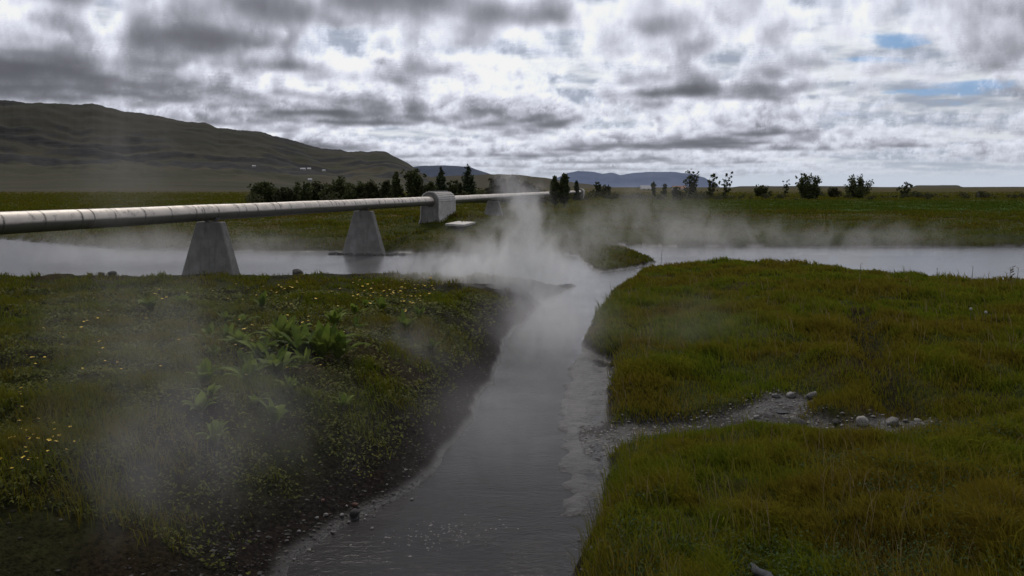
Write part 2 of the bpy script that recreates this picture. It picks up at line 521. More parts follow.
M['palestone'] = simple_mat('pale_stone', (.15, .14, .13), (.30, .285, .265), 6, .8, .4)
M['darkstone'] = simple_mat('dark_basalt_stone', (.022, .020, .018), (.06, .055, .05), 5, .85, .6)
M['redstone'] = simple_mat('rust_red_stone', (.06, .025, .015), (.12, .05, .03), 7, .8, .5)
M['hose'] = simple_mat('dark_plastic_hose', (.018, .02, .025), (.035, .038, .046), 6, .9, .05)
M['white_wall'] = simple_mat('white_farm_wall', (.42, .41, .40), (.52, .51, .50), 1, .8, .05)
M['roof'] = simple_mat('pale_metal_roof', (.36, .36, .37), (.48, .48, .49), 1, .6, .05)
M['redroof'] = simple_mat('faded_red_roof', (.30, .17, .13), (.40, .25, .19), 1, .7, .05)
M['pane'] = simple_mat('dark_window', (.02, .025, .03), (.04, .045, .05), 1, .2, .0)
M['wood'] = simple_mat('grey_wood', (.06, .05, .042), (.11, .095, .08), 6, .9, .4)

# ================================================================== ground
rows = np.concatenate([np.arange(-12, 4.5, .3), np.exp(np.arange(math.log(4.5), math.log(60), .0095)), np.exp(np.arange(math.log(60), math.log(14000), .022))])
cols = np.concatenate([np.linspace(-1.9, -.72, 60, endpoint=False), np.linspace(-.72, .72, 640), np.linspace(.72, 1.9, 61)[1:]])
RY, CT = np.meshgrid(rows, cols, indexing='ij')
GX = CT * np.sqrt(RY ** 2 + 20); GY = RY
GZ, SD, LEFT, FAR, BARM, RILLM, PATHM, HOL, RD = height(GX, GY, True)
GZ = np.where(GY > 700, GZ * np.interp(GY, [700, 3000], [1, .4]), GZ)
nr, ncol = GX.shape
idx = np.arange(nr * ncol).reshape(nr, ncol)
faces = np.stack([idx[:-1, :-1], idx[:-1, 1:], idx[1:, 1:], idx[1:, :-1]], -1).reshape(-1, 4)
ground = link_mesh('ground', np.stack([GX, GY, GZ], -1).reshape(-1, 3), faces, M['ground'], smooth=True)
tag(ground, 'dark boggy ground with stream banks and flat fields reaching the horizon', 'ground', kind='structure')
wetm = np.clip(sstep(.13, .01, GZ) * (GY < 70) + .0, 0, 1)
wetm = np.maximum(wetm * (1 - .8 * RILLM), 0)
leftslope = sstep(.0, .4, SD) * np.where(LEFT, sstep(.25, 1.5, SD + (fbm(GX * .8, GY * .8, 77, 3) - .5) * 1.2) * .75 * (1 - HOL) , sstep(.15, .5, SD))
leftslope = np.where(LEFT, leftslope * np.clip(.35 + sstep(.35, .6, fbm(GX * .5, GY * .5, 79, 3)), 0, 1), leftslope)
leftslope = np.where(LEFT, leftslope, sstep(.03, .28, SD))
VEG = np.clip(leftslope * (1 - RILLM) * (1 - BARM) * (1 - .7 * PATHM), 0, 1)
fattr(ground, 'wet', wetm.ravel()); fattr(ground, 'veg', VEG.ravel())
fattr(ground, 'far', np.where(FAR, sstep(0, .6, SD), 0).ravel())
fattr(ground, 'gravel', np.clip(RILLM * .9, 0, 1).ravel())
fattr(ground, 'silt', (BARM * sstep(.0, .02, GZ)).ravel())

# water: one level sheet, land rises through it
wy = np.concatenate([np.arange(-12, 60, 1.0), [62, 66, 72]]); wx = np.linspace(-75, 75, 60)
WYg, WXg = np.meshgrid(wy, wx, indexing='ij')
wi = np.arange(WYg.size).reshape(WYg.shape)
wf = np.stack([wi[:-1, :-1], wi[:-1, 1:], wi[1:, 1:], wi[1:, :-1]], -1).reshape(-1, 4)
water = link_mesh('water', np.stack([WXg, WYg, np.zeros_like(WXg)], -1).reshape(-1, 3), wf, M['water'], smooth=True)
tag(water, 'grey rippled water of the hot stream and the river it joins', 'water', kind='structure')


def puddle(name, label, px, z, rx, ry):
    c = P(px[0], px[1], z); n = 28
    v = [c] + [c + np.array([math.cos(a) * rx * (1 + .25 * math.sin(3 * a + rx * 9)), math.sin(a) * ry * (1 + .2 * math.sin(2 * a + 1)), 0]) for a in np.linspace(0, 2 * math.pi, n, endpoint=False)]
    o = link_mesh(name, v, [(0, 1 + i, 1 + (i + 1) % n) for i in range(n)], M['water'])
    return tag(o, label, 'water', kind='structure')


c_ = P(842, 433, .12)
puddle('pool', 'small still pool among stones in the side rill', (842, 433), hz(c_[0], c_[1]) + .028, .40, .24)
c_ = P(783, 409, .14)
puddle('pool', 'narrow wet channel below three pale stones in the side rill', (783, 409), hz(c_[0], c_[1]) + .020, .20, .30)


# ================================================================== hills
CREST = ([-900, -300, 0, 30, 60, 90, 125, 180, 230, 260, 320, 350, 385, 400, 412, 425, 450],
         [108, 101, 102, 102.5, 104, 104, 112, 120, 128, 133, 148, 151, 153, 160, 166.5, 176, 188])


def hill_z(px, s):
    """height of the hill at picture column px, s 0 (foot) .. 1 (crest); returns Y, z"""
    Y = 420 + 1900 * s
    cy = np.interp(px, *CREST) + (fbm(px * .05, px * 0 + 3, 5, 5, .6) - .5) * 4.5
    zc = CAM_H + (HOR - cy) * 2320 / F
    lo = .55 * s ** 1.7
    hi = sstep(.45, 1.0, s)
    g = lo * (1 - hi) + hi * (.55 * s ** 1.7 + .45 * sstep(.5, 1.0, s))
    q = g * 8.5 + (fbm(px * .010, s * 2.5 + 0 * px, 15, 4) - .5) * 2.2
    fr = q - np.floor(q)
    st = np.floor(q) + sstep(.25, .75, fr)
    k = sstep(.35, .6, s) * (.16 + .62 * sstep(.40, .66, fbm(px * .010, s * 9, 17, 4)))
    gt = g * (1 - k) + k * (st - (q - g * 8.5)) / 8.5
    g_ = fbm(px * .02 + s * 1.5, s * 8, 27, 4, .6)
    rock = (k * 1.1 + .22 * sstep(.52, .68, g_) * sstep(.4, .7, s)) * sstep(.15, .5, fr) * sstep(.95, .55, fr)
    z = .5 + zc * np.clip(gt, 0, 1.05)
    z = z + (fbm(px * .014 + s * 2, s * 3.0, 29, 4, .6) - .5) * 34 * sstep(.15, .6, s) * sstep(1.0, .8, s)
    z = z + (fbm(px * .035, s * 14, 25, 5, .6) - .5) * 7 * sstep(.1, .5, s)
    return Y, z, rock


hp = np.concatenate([np.linspace(-900, -60, 80, endpoint=False), np.linspace(-60, 450, 500)])
hs = np.concatenate([np.linspace(0, 1, 170), [1.04, 1.1, 1.2]])
HS, HP = np.meshgrid(hs, hp, indexing='ij')
hY, hZ, hR = hill_z(HP, np.minimum(HS, 1.0))
hY = 420 + 1900 * HS
hZ = np.where(HS > 1.0, hZ - (HS - 1) * 600, hZ)
hX = (HP - 512) / F * hY
hi_ = np.arange(HS.size).reshape(HS.shape)
hf = np.stack([hi_[:-1, :-1], hi_[:-1, 1:], hi_[1:, 1:], hi_[1:, :-1]], -1).reshape(-1, 4)
hill = link_mesh('hill', np.stack([hX, hY, hZ], -1).reshape(-1, 3), hf, M['hill'], smooth=True)
fattr(hill, 'rock', hR.ravel())
tag(hill, 'long dark terraced hill falling from the left to a blunt rocky end', 'hill', kind='structure')


def ridge(name, label, mat, Y, prof, seed, amp, depth=.12, base=189.5):
    px = np.linspace(prof[0][0], prof[-1][0], 160)
    py = np.interp(px, [p[0] for p in prof], [p[1] for p in prof])
    py = py + (fbm(px * .09, px * 0, seed, 4, .6) - .5) * amp * np.clip((189 - py) / 8, 0, 1)
    s = np.linspace(0, 1, 18)
    S, PX = np.meshgrid(s, px, indexing='ij'); PY = np.broadcast_to(py, S.shape)
    YY = Y * (1 - depth * (1 - S))
    zt = CAM_H + (HOR - PY) * Y / F
    zb = -8.0 + 0 * zt
    tt = S ** 1.15
    Zz = zb + (zt - zb) * tt + (fbm(PX * .15, S * 6, seed + 9, 4) - .5) * (zt - zb) * .22 * (S * (1 - S) * 4)
    XX = (PX - 512) / F * YY
    i = np.arange(S.size).reshape(S.shape)
    f = np.stack([i[:-1, :-1], i[:-1, 1:], i[1:, 1:], i[1:, :-1]], -1).reshape(-1, 4)
    o = link_mesh(name, np.stack([XX, YY, Zz], -1).reshape(-1, 3), f, mat, smooth=True)
    return tag(o, label, 'mountain', kind='structure')


ridge('mountain', 'flat topped blue grey ridge behind the end of the dark hill', M['hazy_ridge'], 6000,
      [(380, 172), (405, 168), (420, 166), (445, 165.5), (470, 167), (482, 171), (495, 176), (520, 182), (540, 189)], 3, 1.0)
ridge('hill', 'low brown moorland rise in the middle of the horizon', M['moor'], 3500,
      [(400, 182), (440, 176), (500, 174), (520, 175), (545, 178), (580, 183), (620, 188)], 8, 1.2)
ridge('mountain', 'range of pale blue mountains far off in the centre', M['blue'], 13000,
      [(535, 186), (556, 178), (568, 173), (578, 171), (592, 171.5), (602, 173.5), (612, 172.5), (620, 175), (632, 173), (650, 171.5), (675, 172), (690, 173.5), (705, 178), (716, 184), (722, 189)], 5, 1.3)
ridge('treeline', 'thin dark line of plantation trees on the flat right horizon', M['moor'], 2600,
      [(725, 188), (740, 186.2), (800, 186), (850, 186.2), (880, 187), (912, 187), (916, 185.3), (958, 185.2), (962, 187), (1060, 186.6), (1100, 188)], 15, .8)

# ================================================================== pipeline
PR = .31; PZ = 2.5 + PR           # radius and axis height
A0 = np.array([-19 + .213 * 14, 14.0, PZ]); A1 = np.array([-5.39, 63.9, PZ]); A2 = np.array([14.6, 187.0, PZ])
ANG1 = math.atan2(A1[0] - A0[0], A1[1] - A0[1]); ANG2 = math.atan2(A2[0] - A1[0], A2[1] - A1[1])


def on_pipe(Y):
    if Y < A1[1]:
        t = (Y - A0[1]) / (A1[1] - A0[1]); return A0 + (A1 - A0) * t, ANG1
    t = (Y - A1[1]) / (A2[1] - A1[1]); return A1 + (A2 - A1) * t, ANG2


pl = empty('pipeline', (float(A0[0]), float(A0[1]), 0))
tag(pl, 'long pale hot water pipe in weathered metal cladding running on concrete supports', 'pipe')


def pipe_mesh():
    ys = np.concatenate([np.arange(14, 63.9, .775), np.arange(63.9, 187.1, 2.2)])
    n = 28; v = []; al = []; an = []; lo = []; d = 0; last = None
    for y in ys:
        c, a = on_pipe(y)
        if last is not None: d += np.linalg.norm(c - last)
        last = c
        wob = .006 * math.sin(d * .7)
        for k in range(n):
            th = 2 * math.pi * k / n
            u = np.array([math.cos(a), -math.sin(a), 0])
            v.append(c + u * math.cos(th) * PR + np.array([0, 0, math.sin(th) * PR + wob]))
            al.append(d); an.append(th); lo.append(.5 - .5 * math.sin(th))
    f = []
    for i in range(len(ys) - 1):
        for k in range(n):
            f.append((i * n + k, i * n + (k + 1) % n, (i + 1) * n + (k + 1) % n, (i + 1) * n + k))
    f.append(tuple(range(n))); f.append(tuple((len(ys) - 1) * n + k for k in range(n - 1, -1, -1)))
    o = link_mesh('cladding', np.array(v) - np.array(pl.location), f, M['pipe'], pl, True)
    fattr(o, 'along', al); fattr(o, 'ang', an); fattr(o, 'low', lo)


pipe_mesh()
strap0 = None
for i in range(36):
    y = 15.3 + i * 1.515
    if abs(y - 63.9) < 3 or i % 4 != 0: continue
    c, a = on_pipe(y)
    if strap0 is None:
        mb = MB(); n = 24
        for z0, z1, r in [(-.022, .022, PR + .006)]:
            vv = [(math.cos(2 * math.pi * k / n) * r, z, math.sin(2 * math.pi * k / n) * r) for z in (z0, z1) for k in range(n)]
            vv += [(math.cos(2 * math.pi * k / n) * (PR - .02), z, math.sin(2 * math.pi * k / n) * (PR - .02)) for z in (z0, z1) for k in range(n)]
            q = [(k, (k + 1) % n, n + (k + 1) % n, n + k) for k in range(n)]
            q += [(2 * n + k, 2 * n + (k + 1) % n, (k + 1) % n, k) for k in range(n)] + [(n + k, n + (k + 1) % n, 3 * n + (k + 1) % n, 3 * n + k) for k in range(n)]
            mb.add(vv, q)
        strap0 = o = mb.build('strap', M['strap'], pl, True)
    else:
        o = strap0.copy(); COL.objects.link(o); o.parent = pl
    o.location = [float(q) for q in (c - np.array(pl.location))]; o.rotation_euler = (0, 0, -a)


def make_support():
    root = empty('concrete_support', (0, 0, 0))
    mb = MB(); h = 2.95; top = .53; k = .285; th = .21; bev = .035
    bot = top + k * h

    def ring(z, w, t):
        return [(-w + bev, -t, z), (w - bev, -t, z), (w, -t + bev, z), (w, t - bev, z), (w - bev, t, z), (-w + bev, t, z), (-w, t - bev, z), (-w, -t + bev, z)]
    v = ring(0, bot, th + .10) + ring(h - .03, top, th) + ring(h, top - .03, th - .03)
    f = [tuple(range(7, -1, -1)), tuple(range(16, 24))]
    for a in (0, 8):
        f += [(a + i, a + (i + 1) % 8, a + 8 + (i + 1) % 8, a + 8 + i) for i in range(8)]
    mb.add(v, f)
    mb.build('pier', M['concrete'], root)
    sd = MB(); n = 10
    vv = []
    for y in (-.13, .13):
        for r in (PR + .004, PR + .05):
            for i in range(n + 1):
                th_ = math.pi * (1.15 + .7 * i / n)
                vv.append((math.cos(th_) * r, y, h + PR + .004 + math.sin(th_) * r))
    m_ = n + 1; ff = []
    for i in range(n):
        ff += [(i, i + 1, 2 * m_ + i + 1, 2 * m_ + i), (m_ + i, 3 * m_ + i, 3 * m_ + i + 1, m_ + i + 1), (i, m_ + i, m_ + i + 1, i + 1), (2 * m_ + i, 2 * m_ + i + 1, 3 * m_ + i + 1, 3 * m_ + i)]
    sd.add(vv, ff)
    sd.build('saddle', M['strap'], root, True)
    return root, h


def copy_tree(o, parent=None):
    c = o.copy(); COL.objects.link(c)
    if parent is not None: c.parent = parent
    for ch in list(o.children):
        copy_tree(ch, c)
    return c


sup, sup_h = make_support()
SUP = [(34.4, 'trapezoid concrete pipe support nearest the camera, standing in grass on the bank'),
       (50.0, 'trapezoid concrete pipe support standing in the river water'),
       (86.0, 'small distant concrete pipe support just behind the rising steam, beyond the arched cover')]
for i, (y, lab) in enumerate(SUP):
    o = sup if i == 0 else copy_tree(sup)
    c, a = on_pipe(y)
    o.location = (float(c[0]), float(y), 2.5 - .045 - sup_h); o.rotation_euler = (0, 0, -a)
    tag(o, lab, 'pipe support', 'concrete supports under the pipe')
# footing of the support in the river
c, a = on_pipe(50.0)
ft = MB()
for k, (dx, dy, s) in enumerate([(-1.7, -.5, .3), (-1.2, -.62, .26), (-.6, -.66, .3), (0.0, -.7, .24), (.6, -.66, .3), (1.15, -.62, .27), (1.7, -.5, .3), (1.75, .1, .3), (-1.8, .1, .3), (2.3, -.2, .22)]):
    n = 7
    vv = [(dx + math.cos(2 * math.pi * j / n + k) * s * (1 + .25 * math.sin(j * 3 + k)) * q, dy + math.sin(2 * math.pi * j / n + k) * s * .7 * q, z) for z, q in ((-.35, 1), (.03, 1), (.12, .6)) for j in range(n)]
    ff = [(r * n + j, r * n + (j + 1) % n, (r + 1) * n + (j + 1) % n, (r + 1) * n + j) for r in (0, 1) for j in range(n)] + [tuple(2 * n + j for j in range(n))]
    ft.add(vv, ff)
o = ft.build('riprap', M['darkstone']); o.location = (float(c[0]), 50.0, 0); o.rotation_euler = (0, 0, -a)
tag(o, 'ring of dark rubble round the foot of the support in the river', 'rubble', kind='stuff')


def make_cover(L):
    root = empty('pipe_cover', (0, 0, 0))
    R = .66; zc = 2.8 - 1.0; base = 0.0
    prof = [(R + .42, base), (R + .20, base + .12), (R + .06, base + .42), (R, base + .8), (R, zc)]
    prof += [(R * math.cos(t), zc + R * math.sin(t)) for t in np.linspace(.2, math.pi - .2, 12)]
    prof += [(-R, zc), (-R, base + .8), (-R - .06, base + .42), (-R - .20, base + .12), (-R - .42, base)]
    # planked vault: each sheet lies a little proud of the next
    mb = MB(); n = len(prof)
    for i in range(n - 1):
        p, q = np.array(prof[i]), np.array(prof[i + 1])
        d = q - p; nn = np.array([d[1], -d[0]]); nn /= np.linalg.norm(nn)
        a, b = p + nn * .055, q + nn * .012
        v = [(a[0], -L / 2, a[1]), (b[0], -L / 2, b[1]), (b[0], L / 2, b[1]), (a[0], L / 2, a[1]),
             (p[0] - nn[0] * .04, -L / 2, p[1] - nn[1] * .04), (q[0] - nn[0] * .04, -L / 2, q[1] - nn[1] * .04), (q[0] - nn[0] * .04, L / 2, q[1] - nn[1] * .04), (p[0] - nn[0] * .04, L / 2, p[1] - nn[1] * .04)]
        mb.add(v, [(0, 1, 2, 3), (7, 6, 5, 4), (0, 4, 5, 1), (1, 5, 6, 2), (2, 6, 7, 3), (3, 7, 4, 0)])
    mb.build('vault', M['sheet'], root)
    for s in (-1, 1):
        e = MB(); y = s * (L / 2 - .09)
        k = len(prof)
        ins = [(x * .985, y, z * .992) for x, z in prof]
        e.add(ins + [(x, y - s * .03, z) for x, _, z in ins], [tuple(range(k)), tuple(range(2 * k - 1, k - 1, -1))])
        e.build('end_wall', M['concrete'], root)
        c = MB(); nn_ = 20
        vv = [(math.cos(2 * math.pi * j / nn_) * r, s * (L / 2 - .08 + dy), 1.81 + math.sin(2 * math.pi * j / nn_) * r) for r, dy in ((PR + .01, 0), (PR + .09, 0), (PR + .09, .1), (PR + .01, .1)) for j in range(nn_)]
        c.add(vv, [(a * nn_ + j, a * nn_ + (j + 1) % nn_, ((a + 1) % 4) * nn_ + (j + 1) % nn_, ((a + 1) % 4) * nn_ + j) for a in range(4) for j in range(nn_)])
        c.build('collar', M['strap'], root, True)
    return root


cov = make_cover(4.3)
p, a = on_pipe(63.9 + .4)
cov.location = (float(p[0]), float(p[1]), 1.0); cov.rotation_euler = (0, 0, -ANG1)
tag(cov, 'arched cover of overlapping grey sheets over a joint in the pipe', 'pipe cover', 'arched covers along the pipe')
cov2 = copy_tree(cov)
p, a = on_pipe(186.0)
cov2.location = (float(p[0]), float(p[1]), 1.0); cov2.rotation_euler = (0, 0, -ANG2)
tag(cov2, 'tiny far pale arched cover where the pipe ends among dark trees', 'pipe cover', 'arched covers along the pipe')
sl = MB().box((0, 0, 0), (1.3, 3.2, .12)); sl.box((.05, 0, .066), (1.1, 2.9, .016))
o = sl.build('slab', M['sheet'])
o.location = (-3.55, 61.3, hz(-3.55, 61.3) + .07); o.rotation_euler = (.02, .05, -ANG1)
tag(o, 'pale flat slab lying in grass at the foot of the arched cover', 'slab')


# ================================================================== trees and bushes
def leaf_cloud(cents, rads, n, size, flat=.8, squash=1.0):
    """leaf quads scattered in clumps: returns verts, faces"""
    cents = np.asarray(cents); k = len(cents)
    w = np.asarray(rads) ** 2; w = w / w.sum()
    ci = rng.choice(k, n, p=w)
    d = rng.normal(size=(n, 3)); d /= np.linalg.norm(d, axis=1)[:, None]
    r = np.asarray(rads)[ci] * rng.random(n) ** .45
    c = cents[ci] + d * r[:, None] * np.array([1, 1, squash])
    u = rng.normal(size=(n, 3)); u[:, 2] *= flat; u /= np.linalg.norm(u, axis=1)[:, None]
    w_ = np.cross(u, rng.normal(size=(n, 3))); w_ /= np.linalg.norm(w_, axis=1)[:, None]
    s = size * (.55 + .9 * rng.random(n))[:, None]
    v = np.stack([c - u * s, c - w_ * s * .5, c + u * s, c + w_ * s * .5], 1).reshape(-1, 3)
    return v, np.arange(4 * n).reshape(n, 4)


def make_tree(name, label, cat, loc, h, w, style, group, mat='leaf', n=900, leaf=.2, rz=0.0):
    root = empty(name, loc, rz)
    tag(root, label, cat, group)
    tr = MB(); cents = []; rads = []
    if style == 'conifer':
        tr.tube([(0, 0, -.3), (.03, 0, h * .5), (0, .02, h * .97)], [h * .022, h * .013, h * .004], 7)
        for i in range(34):
            t = i / 33; z = h * (.08 + .9 * t); R = w / 2 * (1 - t) ** .8 * random.uniform(.6, 1.15) + .08
            a = i * 2.4
            p = (math.cos(a) * R * .62, math.sin(a) * R * .62, z - .1 * R)
            tr.tube([(0, 0, z), p], [h * .006, h * .003], 4, caps=False)
            cents.append(p); rads.append(R * .55 + .1)
    elif style == 'poplar':
        for s in range(random.choice([1, 2])):
            ox = random.uniform(-.12, .12) * w
            tr.tube([(ox * .3, 0, -.3), (ox, .1, h * .45), (ox * 1.4, 0, h * .95)], [h * .02, h * .013, h * .004], 7)
            for i in range(12):
                t = i / 11; z = h * (.16 + .8 * t); R = w / 2 * (math.sin(math.pi * (.18 + .75 * t)) ** .7) * random.uniform(.6, 1.15)
                a = i * 2.4 + s
                p = (ox + math.cos(a) * R * .5, math.sin(a) * R * .5, z)
                tr.tube([(ox, 0, z - R * .5), p], [h * .007, h * .003], 4, caps=False)
                cents.append(p); rads.append(R * .55 + .12)
    elif style == 'sparse':
        for s in range(6):
            a = random.uniform(0, 6.28); ln = random.uniform(.15, .55) * w
            top = np.array([math.cos(a) * ln + .22 * w, math.sin(a) * ln * .6, h * random.uniform(.5, 1.0)])
            mid = top * .5 + np.array([-.05 * w, 0, .0 * h])
            tr.tube([(random.uniform(-.1, .1), 0, -.3), mid, top], [h * .010, h * .007, h * .003], 6)
            for i in range(6):
                t = .4 + .6 * i / 5
                b = top * (.25 + .75 * i / 5)
                p = b + np.array([random.uniform(-.22, .26) * w, random.uniform(-.2, .2) * w, random.uniform(-.02, .08) * h])
                tr.tube([b, p], [h * .006, h * .003], 4, caps=False)
                cents.append(p); rads.append(random.uniform(.04, .085) * w + .05)
    else:  # bush
        for s in range(14):
            a = s * 2.4 + random.uniform(-.2, .2); R = w / 2 * random.uniform(.1, 1.0)
            top = np.array([math.cos(a) * R, math.sin(a) * R * .7, h * (1 - .55 * (R / (w / 2)) ** 2) * random.uniform(.72, 1.02)])
            mid = top * .55; mid[2] = top[2] * .5
            tr.tube([(math.cos(a) * .1, math.sin(a) * .1, -.25), mid, top], [h * .014, h * .009, h * .003], 5)
            for t in (.3, .55, .78, .98):
                cents.append(np.array([top[0] * (.5 + .5 * t), top[1] * (.5 + .5 * t), top[2] * t]) + np.random.RandomState(s).normal(size=3) * .04 * w); rads.append(w * random.uniform(.07, .15))
        for s in range(9):   # loose top sprigs
            x = random.uniform(-.42, .42) * w
            zz = h * random.uniform(.85, 1.08) * (1 - .9 * (abs(x) / w) ** 2)
            cents.append((x, random.uniform(-.2, .2) * w, zz)); rads.append(w * random.uniform(.03, .06))
    tr.build('trunk', M['bark'], root, True)
    v, f = leaf_cloud(cents, rads, n, leaf, squash=1.15)
    link_mesh('crown', v, f, M[mat], root)
    return root


def tree_at(px, base_y, top_y, wpx, style, name, label, cat, group, mat='leaf', n=900, z0=None, leaf=.2):
    z = 1.0 if z0 is None else z0
    p = P(px, base_y, z)
    z = hz(p[0], p[1])
    k = p[1] / F
    h = CAM_H - z + (HOR - top_y) * k
    return make_tree(name, label, cat, (p[0], p[1], z), h, wpx * k, style, group, mat, n, leaf)


LG = 'trees and bushes in the dark row behind the pipe'
LT = [
    (262, 203, 182, 20, 'bush', 'bush', 'round dark bush at the left end of the row behind the pipe', 'bush', 'leaf'),
    (284, 204, 189, 16, 'bush', 'bush', 'low grey green bush, second from the left end of the row behind the pipe', 'bush', 'shrub'),
    (299, 203, 184.5, 22, 'bush', 'bush', 'wide bush left of the middle of the dark row behind the pipe', 'bush', 'leaf'),
    (318, 202, 184, 22, 'bush', 'bush', 'bush straight below the pair of far white farm buildings', 'bush', 'shrub'),
    (336, 203, 181.5, 22, 'bush', 'bush', 'tall rounded bush above the left shoulder of the support in the river', 'bush', 'leaf'),
    (352, 202, 182, 20, 'bush', 'bush', 'dark bush directly above the support in the river', 'bush', 'leaf'),
    (368, 202, 185.5, 18, 'bush', 'bush', 'lower bush just right above the support in the river', 'bush', 'shrub'),
    (383, 202, 184, 18, 'bush', 'bush', 'brownish bush left of the slim tree in the row behind the pipe', 'bush', 'shrub'),
    (396, 203, 172, 9, 'poplar', 'poplar_tree', 'slim upright tree left of the broad round tree beside the arched cover', 'tree', 'leaf'),
    (412, 203, 170, 21, 'bush', 'broadleaf_tree', 'broad round dark tree just left of the arched pipe cover', 'tree', 'leaf'),
    (427, 203, 184, 18, 'bush', 'bush', 'low bush hidden half behind the top of the arched cover', 'bush', 'leaf'),
    (441, 202, 166, 17, 'conifer', 'spruce_tree', 'pointed dark spruce standing behind the arched pipe cover', 'tree', 'conifer'),
    (454, 202, 181, 14, 'bush', 'bush', 'small bush between the two pointed spruces', 'bush', 'leaf'),
    (468, 202, 164, 19, 'conifer', 'spruce_tree', 'pointed dark spruce right of the arched pipe cover', 'tree', 'conifer'),
    (497, 203, 178, 20, 'bush', 'bush', 'blurred bush seen through the top of the steam column', 'bush', 'shrub'),
    (514, 203, 176, 12, 'poplar', 'poplar_tree', 'thin tree seen faintly right of the steam column top', 'tree', 'shrub'),
    (527, 203, 184, 18, 'bush', 'bush', 'low bush on the right of the steam column', 'bush', 'shrub'),
    (555.5, 206, 176.5, 8, 'poplar', 'poplar_tree', 'left one of the twin upright trees in front of the far pipe end', 'tree', 'leaf'),
    (564.5, 206, 174, 9, 'poplar', 'poplar_tree', 'right and taller one of the twin upright trees before the far pipe end', 'tree', 'leaf'),
    (576.5, 200, 181, 4.5, 'conifer', 'spruce_tree', 'narrow little dark tree right before the far arched cover', 'tree', 'conifer'),
    (597.5, 195, 183, 8, 'bush', 'bush', 'small dark bush right of the far arched cover', 'bush', 'leaf'),
    (606, 196, 185.5, 9, 'bush', 'bush', 'lowest bush right of the far arched cover', 'bush', 'shrub'),
]
for q in LT:
    px, by, ty, w, style, name, lab, cat, mat = q
    tree_at(px, by + 1.5, ty, w * (1.5 if style == 'bush' and px < 440 else 1.2), style, name, lab, cat, LG, mat, 2600 if style == 'bush' else 1500, None, .26)
RG = 'trees and bushes along the field edge right of centre'
RT = [
    (653.7, 196, 181.5, 5, 'poplar', 'sapling', 'small single sapling in front of the far white shed', 'tree', 'leaf', 260),
    (664.5, 196, 183.5, 6, 'bush', 'bush', 'tiny bush left of the far reddish house', 'bush', 'leaf', 260),
    (675.5, 200, 186, 8, 'bush', 'bush', 'dark low bush left of the three leaning trees', 'bush', 'leaf', 400),
    (691, 198, 168, 14, 'bush', 'willow_tree', 'tallest and densest of the three windblown trees near the blue mountains', 'tree', 'leaf', 520),
    (709, 198, 172, 13, 'sparse', 'willow_tree', 'middle of the three windblown trees, sparse and leaning right', 'tree', 'leaf', 340),
    (724.5, 198, 174, 9, 'sparse', 'willow_tree', 'right hand and smallest of the three windblown trees', 'tree', 'leaf', 240),
    (761, 196.5, 185, 15, 'bush', 'bush', 'low dark bush right of the three windblown trees', 'bush', 'leaf', 700),
    (785, 196, 180, 6, 'sparse', 'sapling', 'thin sapling left of the largest round bush', 'tree', 'leaf', 130),
    (808, 199, 175, 25, 'bush', 'bush', 'largest round bush standing up against the right sky', 'bush', 'leaf', 1500),
    (858, 198, 177, 25, 'bush', 'bush', 'bushy round shrub, second largest against the right sky', 'bush', 'leaf', 1300),
    (902, 197, 182, 13, 'sparse', 'sapling', 'scraggy little tree right of the two large round bushes', 'tree', 'leaf', 300),
    (832, 197, 187.5, 12, 'bush', 'bush', 'flat bush between the two large round bushes', 'bush', 'shrub', 500),
]
for q in RT:
    px, by, ty, w, style, name, lab, cat, mat, n = q
    tree_at(px, by + 1, ty, w * 1.15, style, name, lab, cat, RG, mat, int(n * 1.6), None, .27)


def undergrowth(x0, x1, by, h, n, mat, label, seed):
    r = np.random.default_rng(seed)
    px = r.uniform(x0, x1, n // 60); z = 1.0
    Y = F * (CAM_H - z) / (by + r.normal(size=len(px)) * 1.2 - HOR)
    hh = h * fbm(px * .06, px * 0, seed, 3) * r.uniform(.6, 1.4, len(px))
    c = np.stack([(px - 512) / F * Y, Y, 1.0 + hh * .5], -1)
    v, f = leaf_cloud(c, np.maximum(hh, .4), n, .24)
    tag(link_mesh('undergrowth', v, f, M[mat]), label, 'scrub', kind='stuff')


undergrowth(250, 545, 203, 2.0, 16000, 'shrub', 'low dark scrub filling in between the bushes behind the pipe', 61)
undergrowth(545, 760, 199, 1.6, 7000, 'shrub', 'low brownish scrub around the trees in the centre of the plain', 62)
undergrowth(760, 1060, 198, 1.3, 6000, 'shrub', 'low scrub under the bushes on the right of the plain', 63)


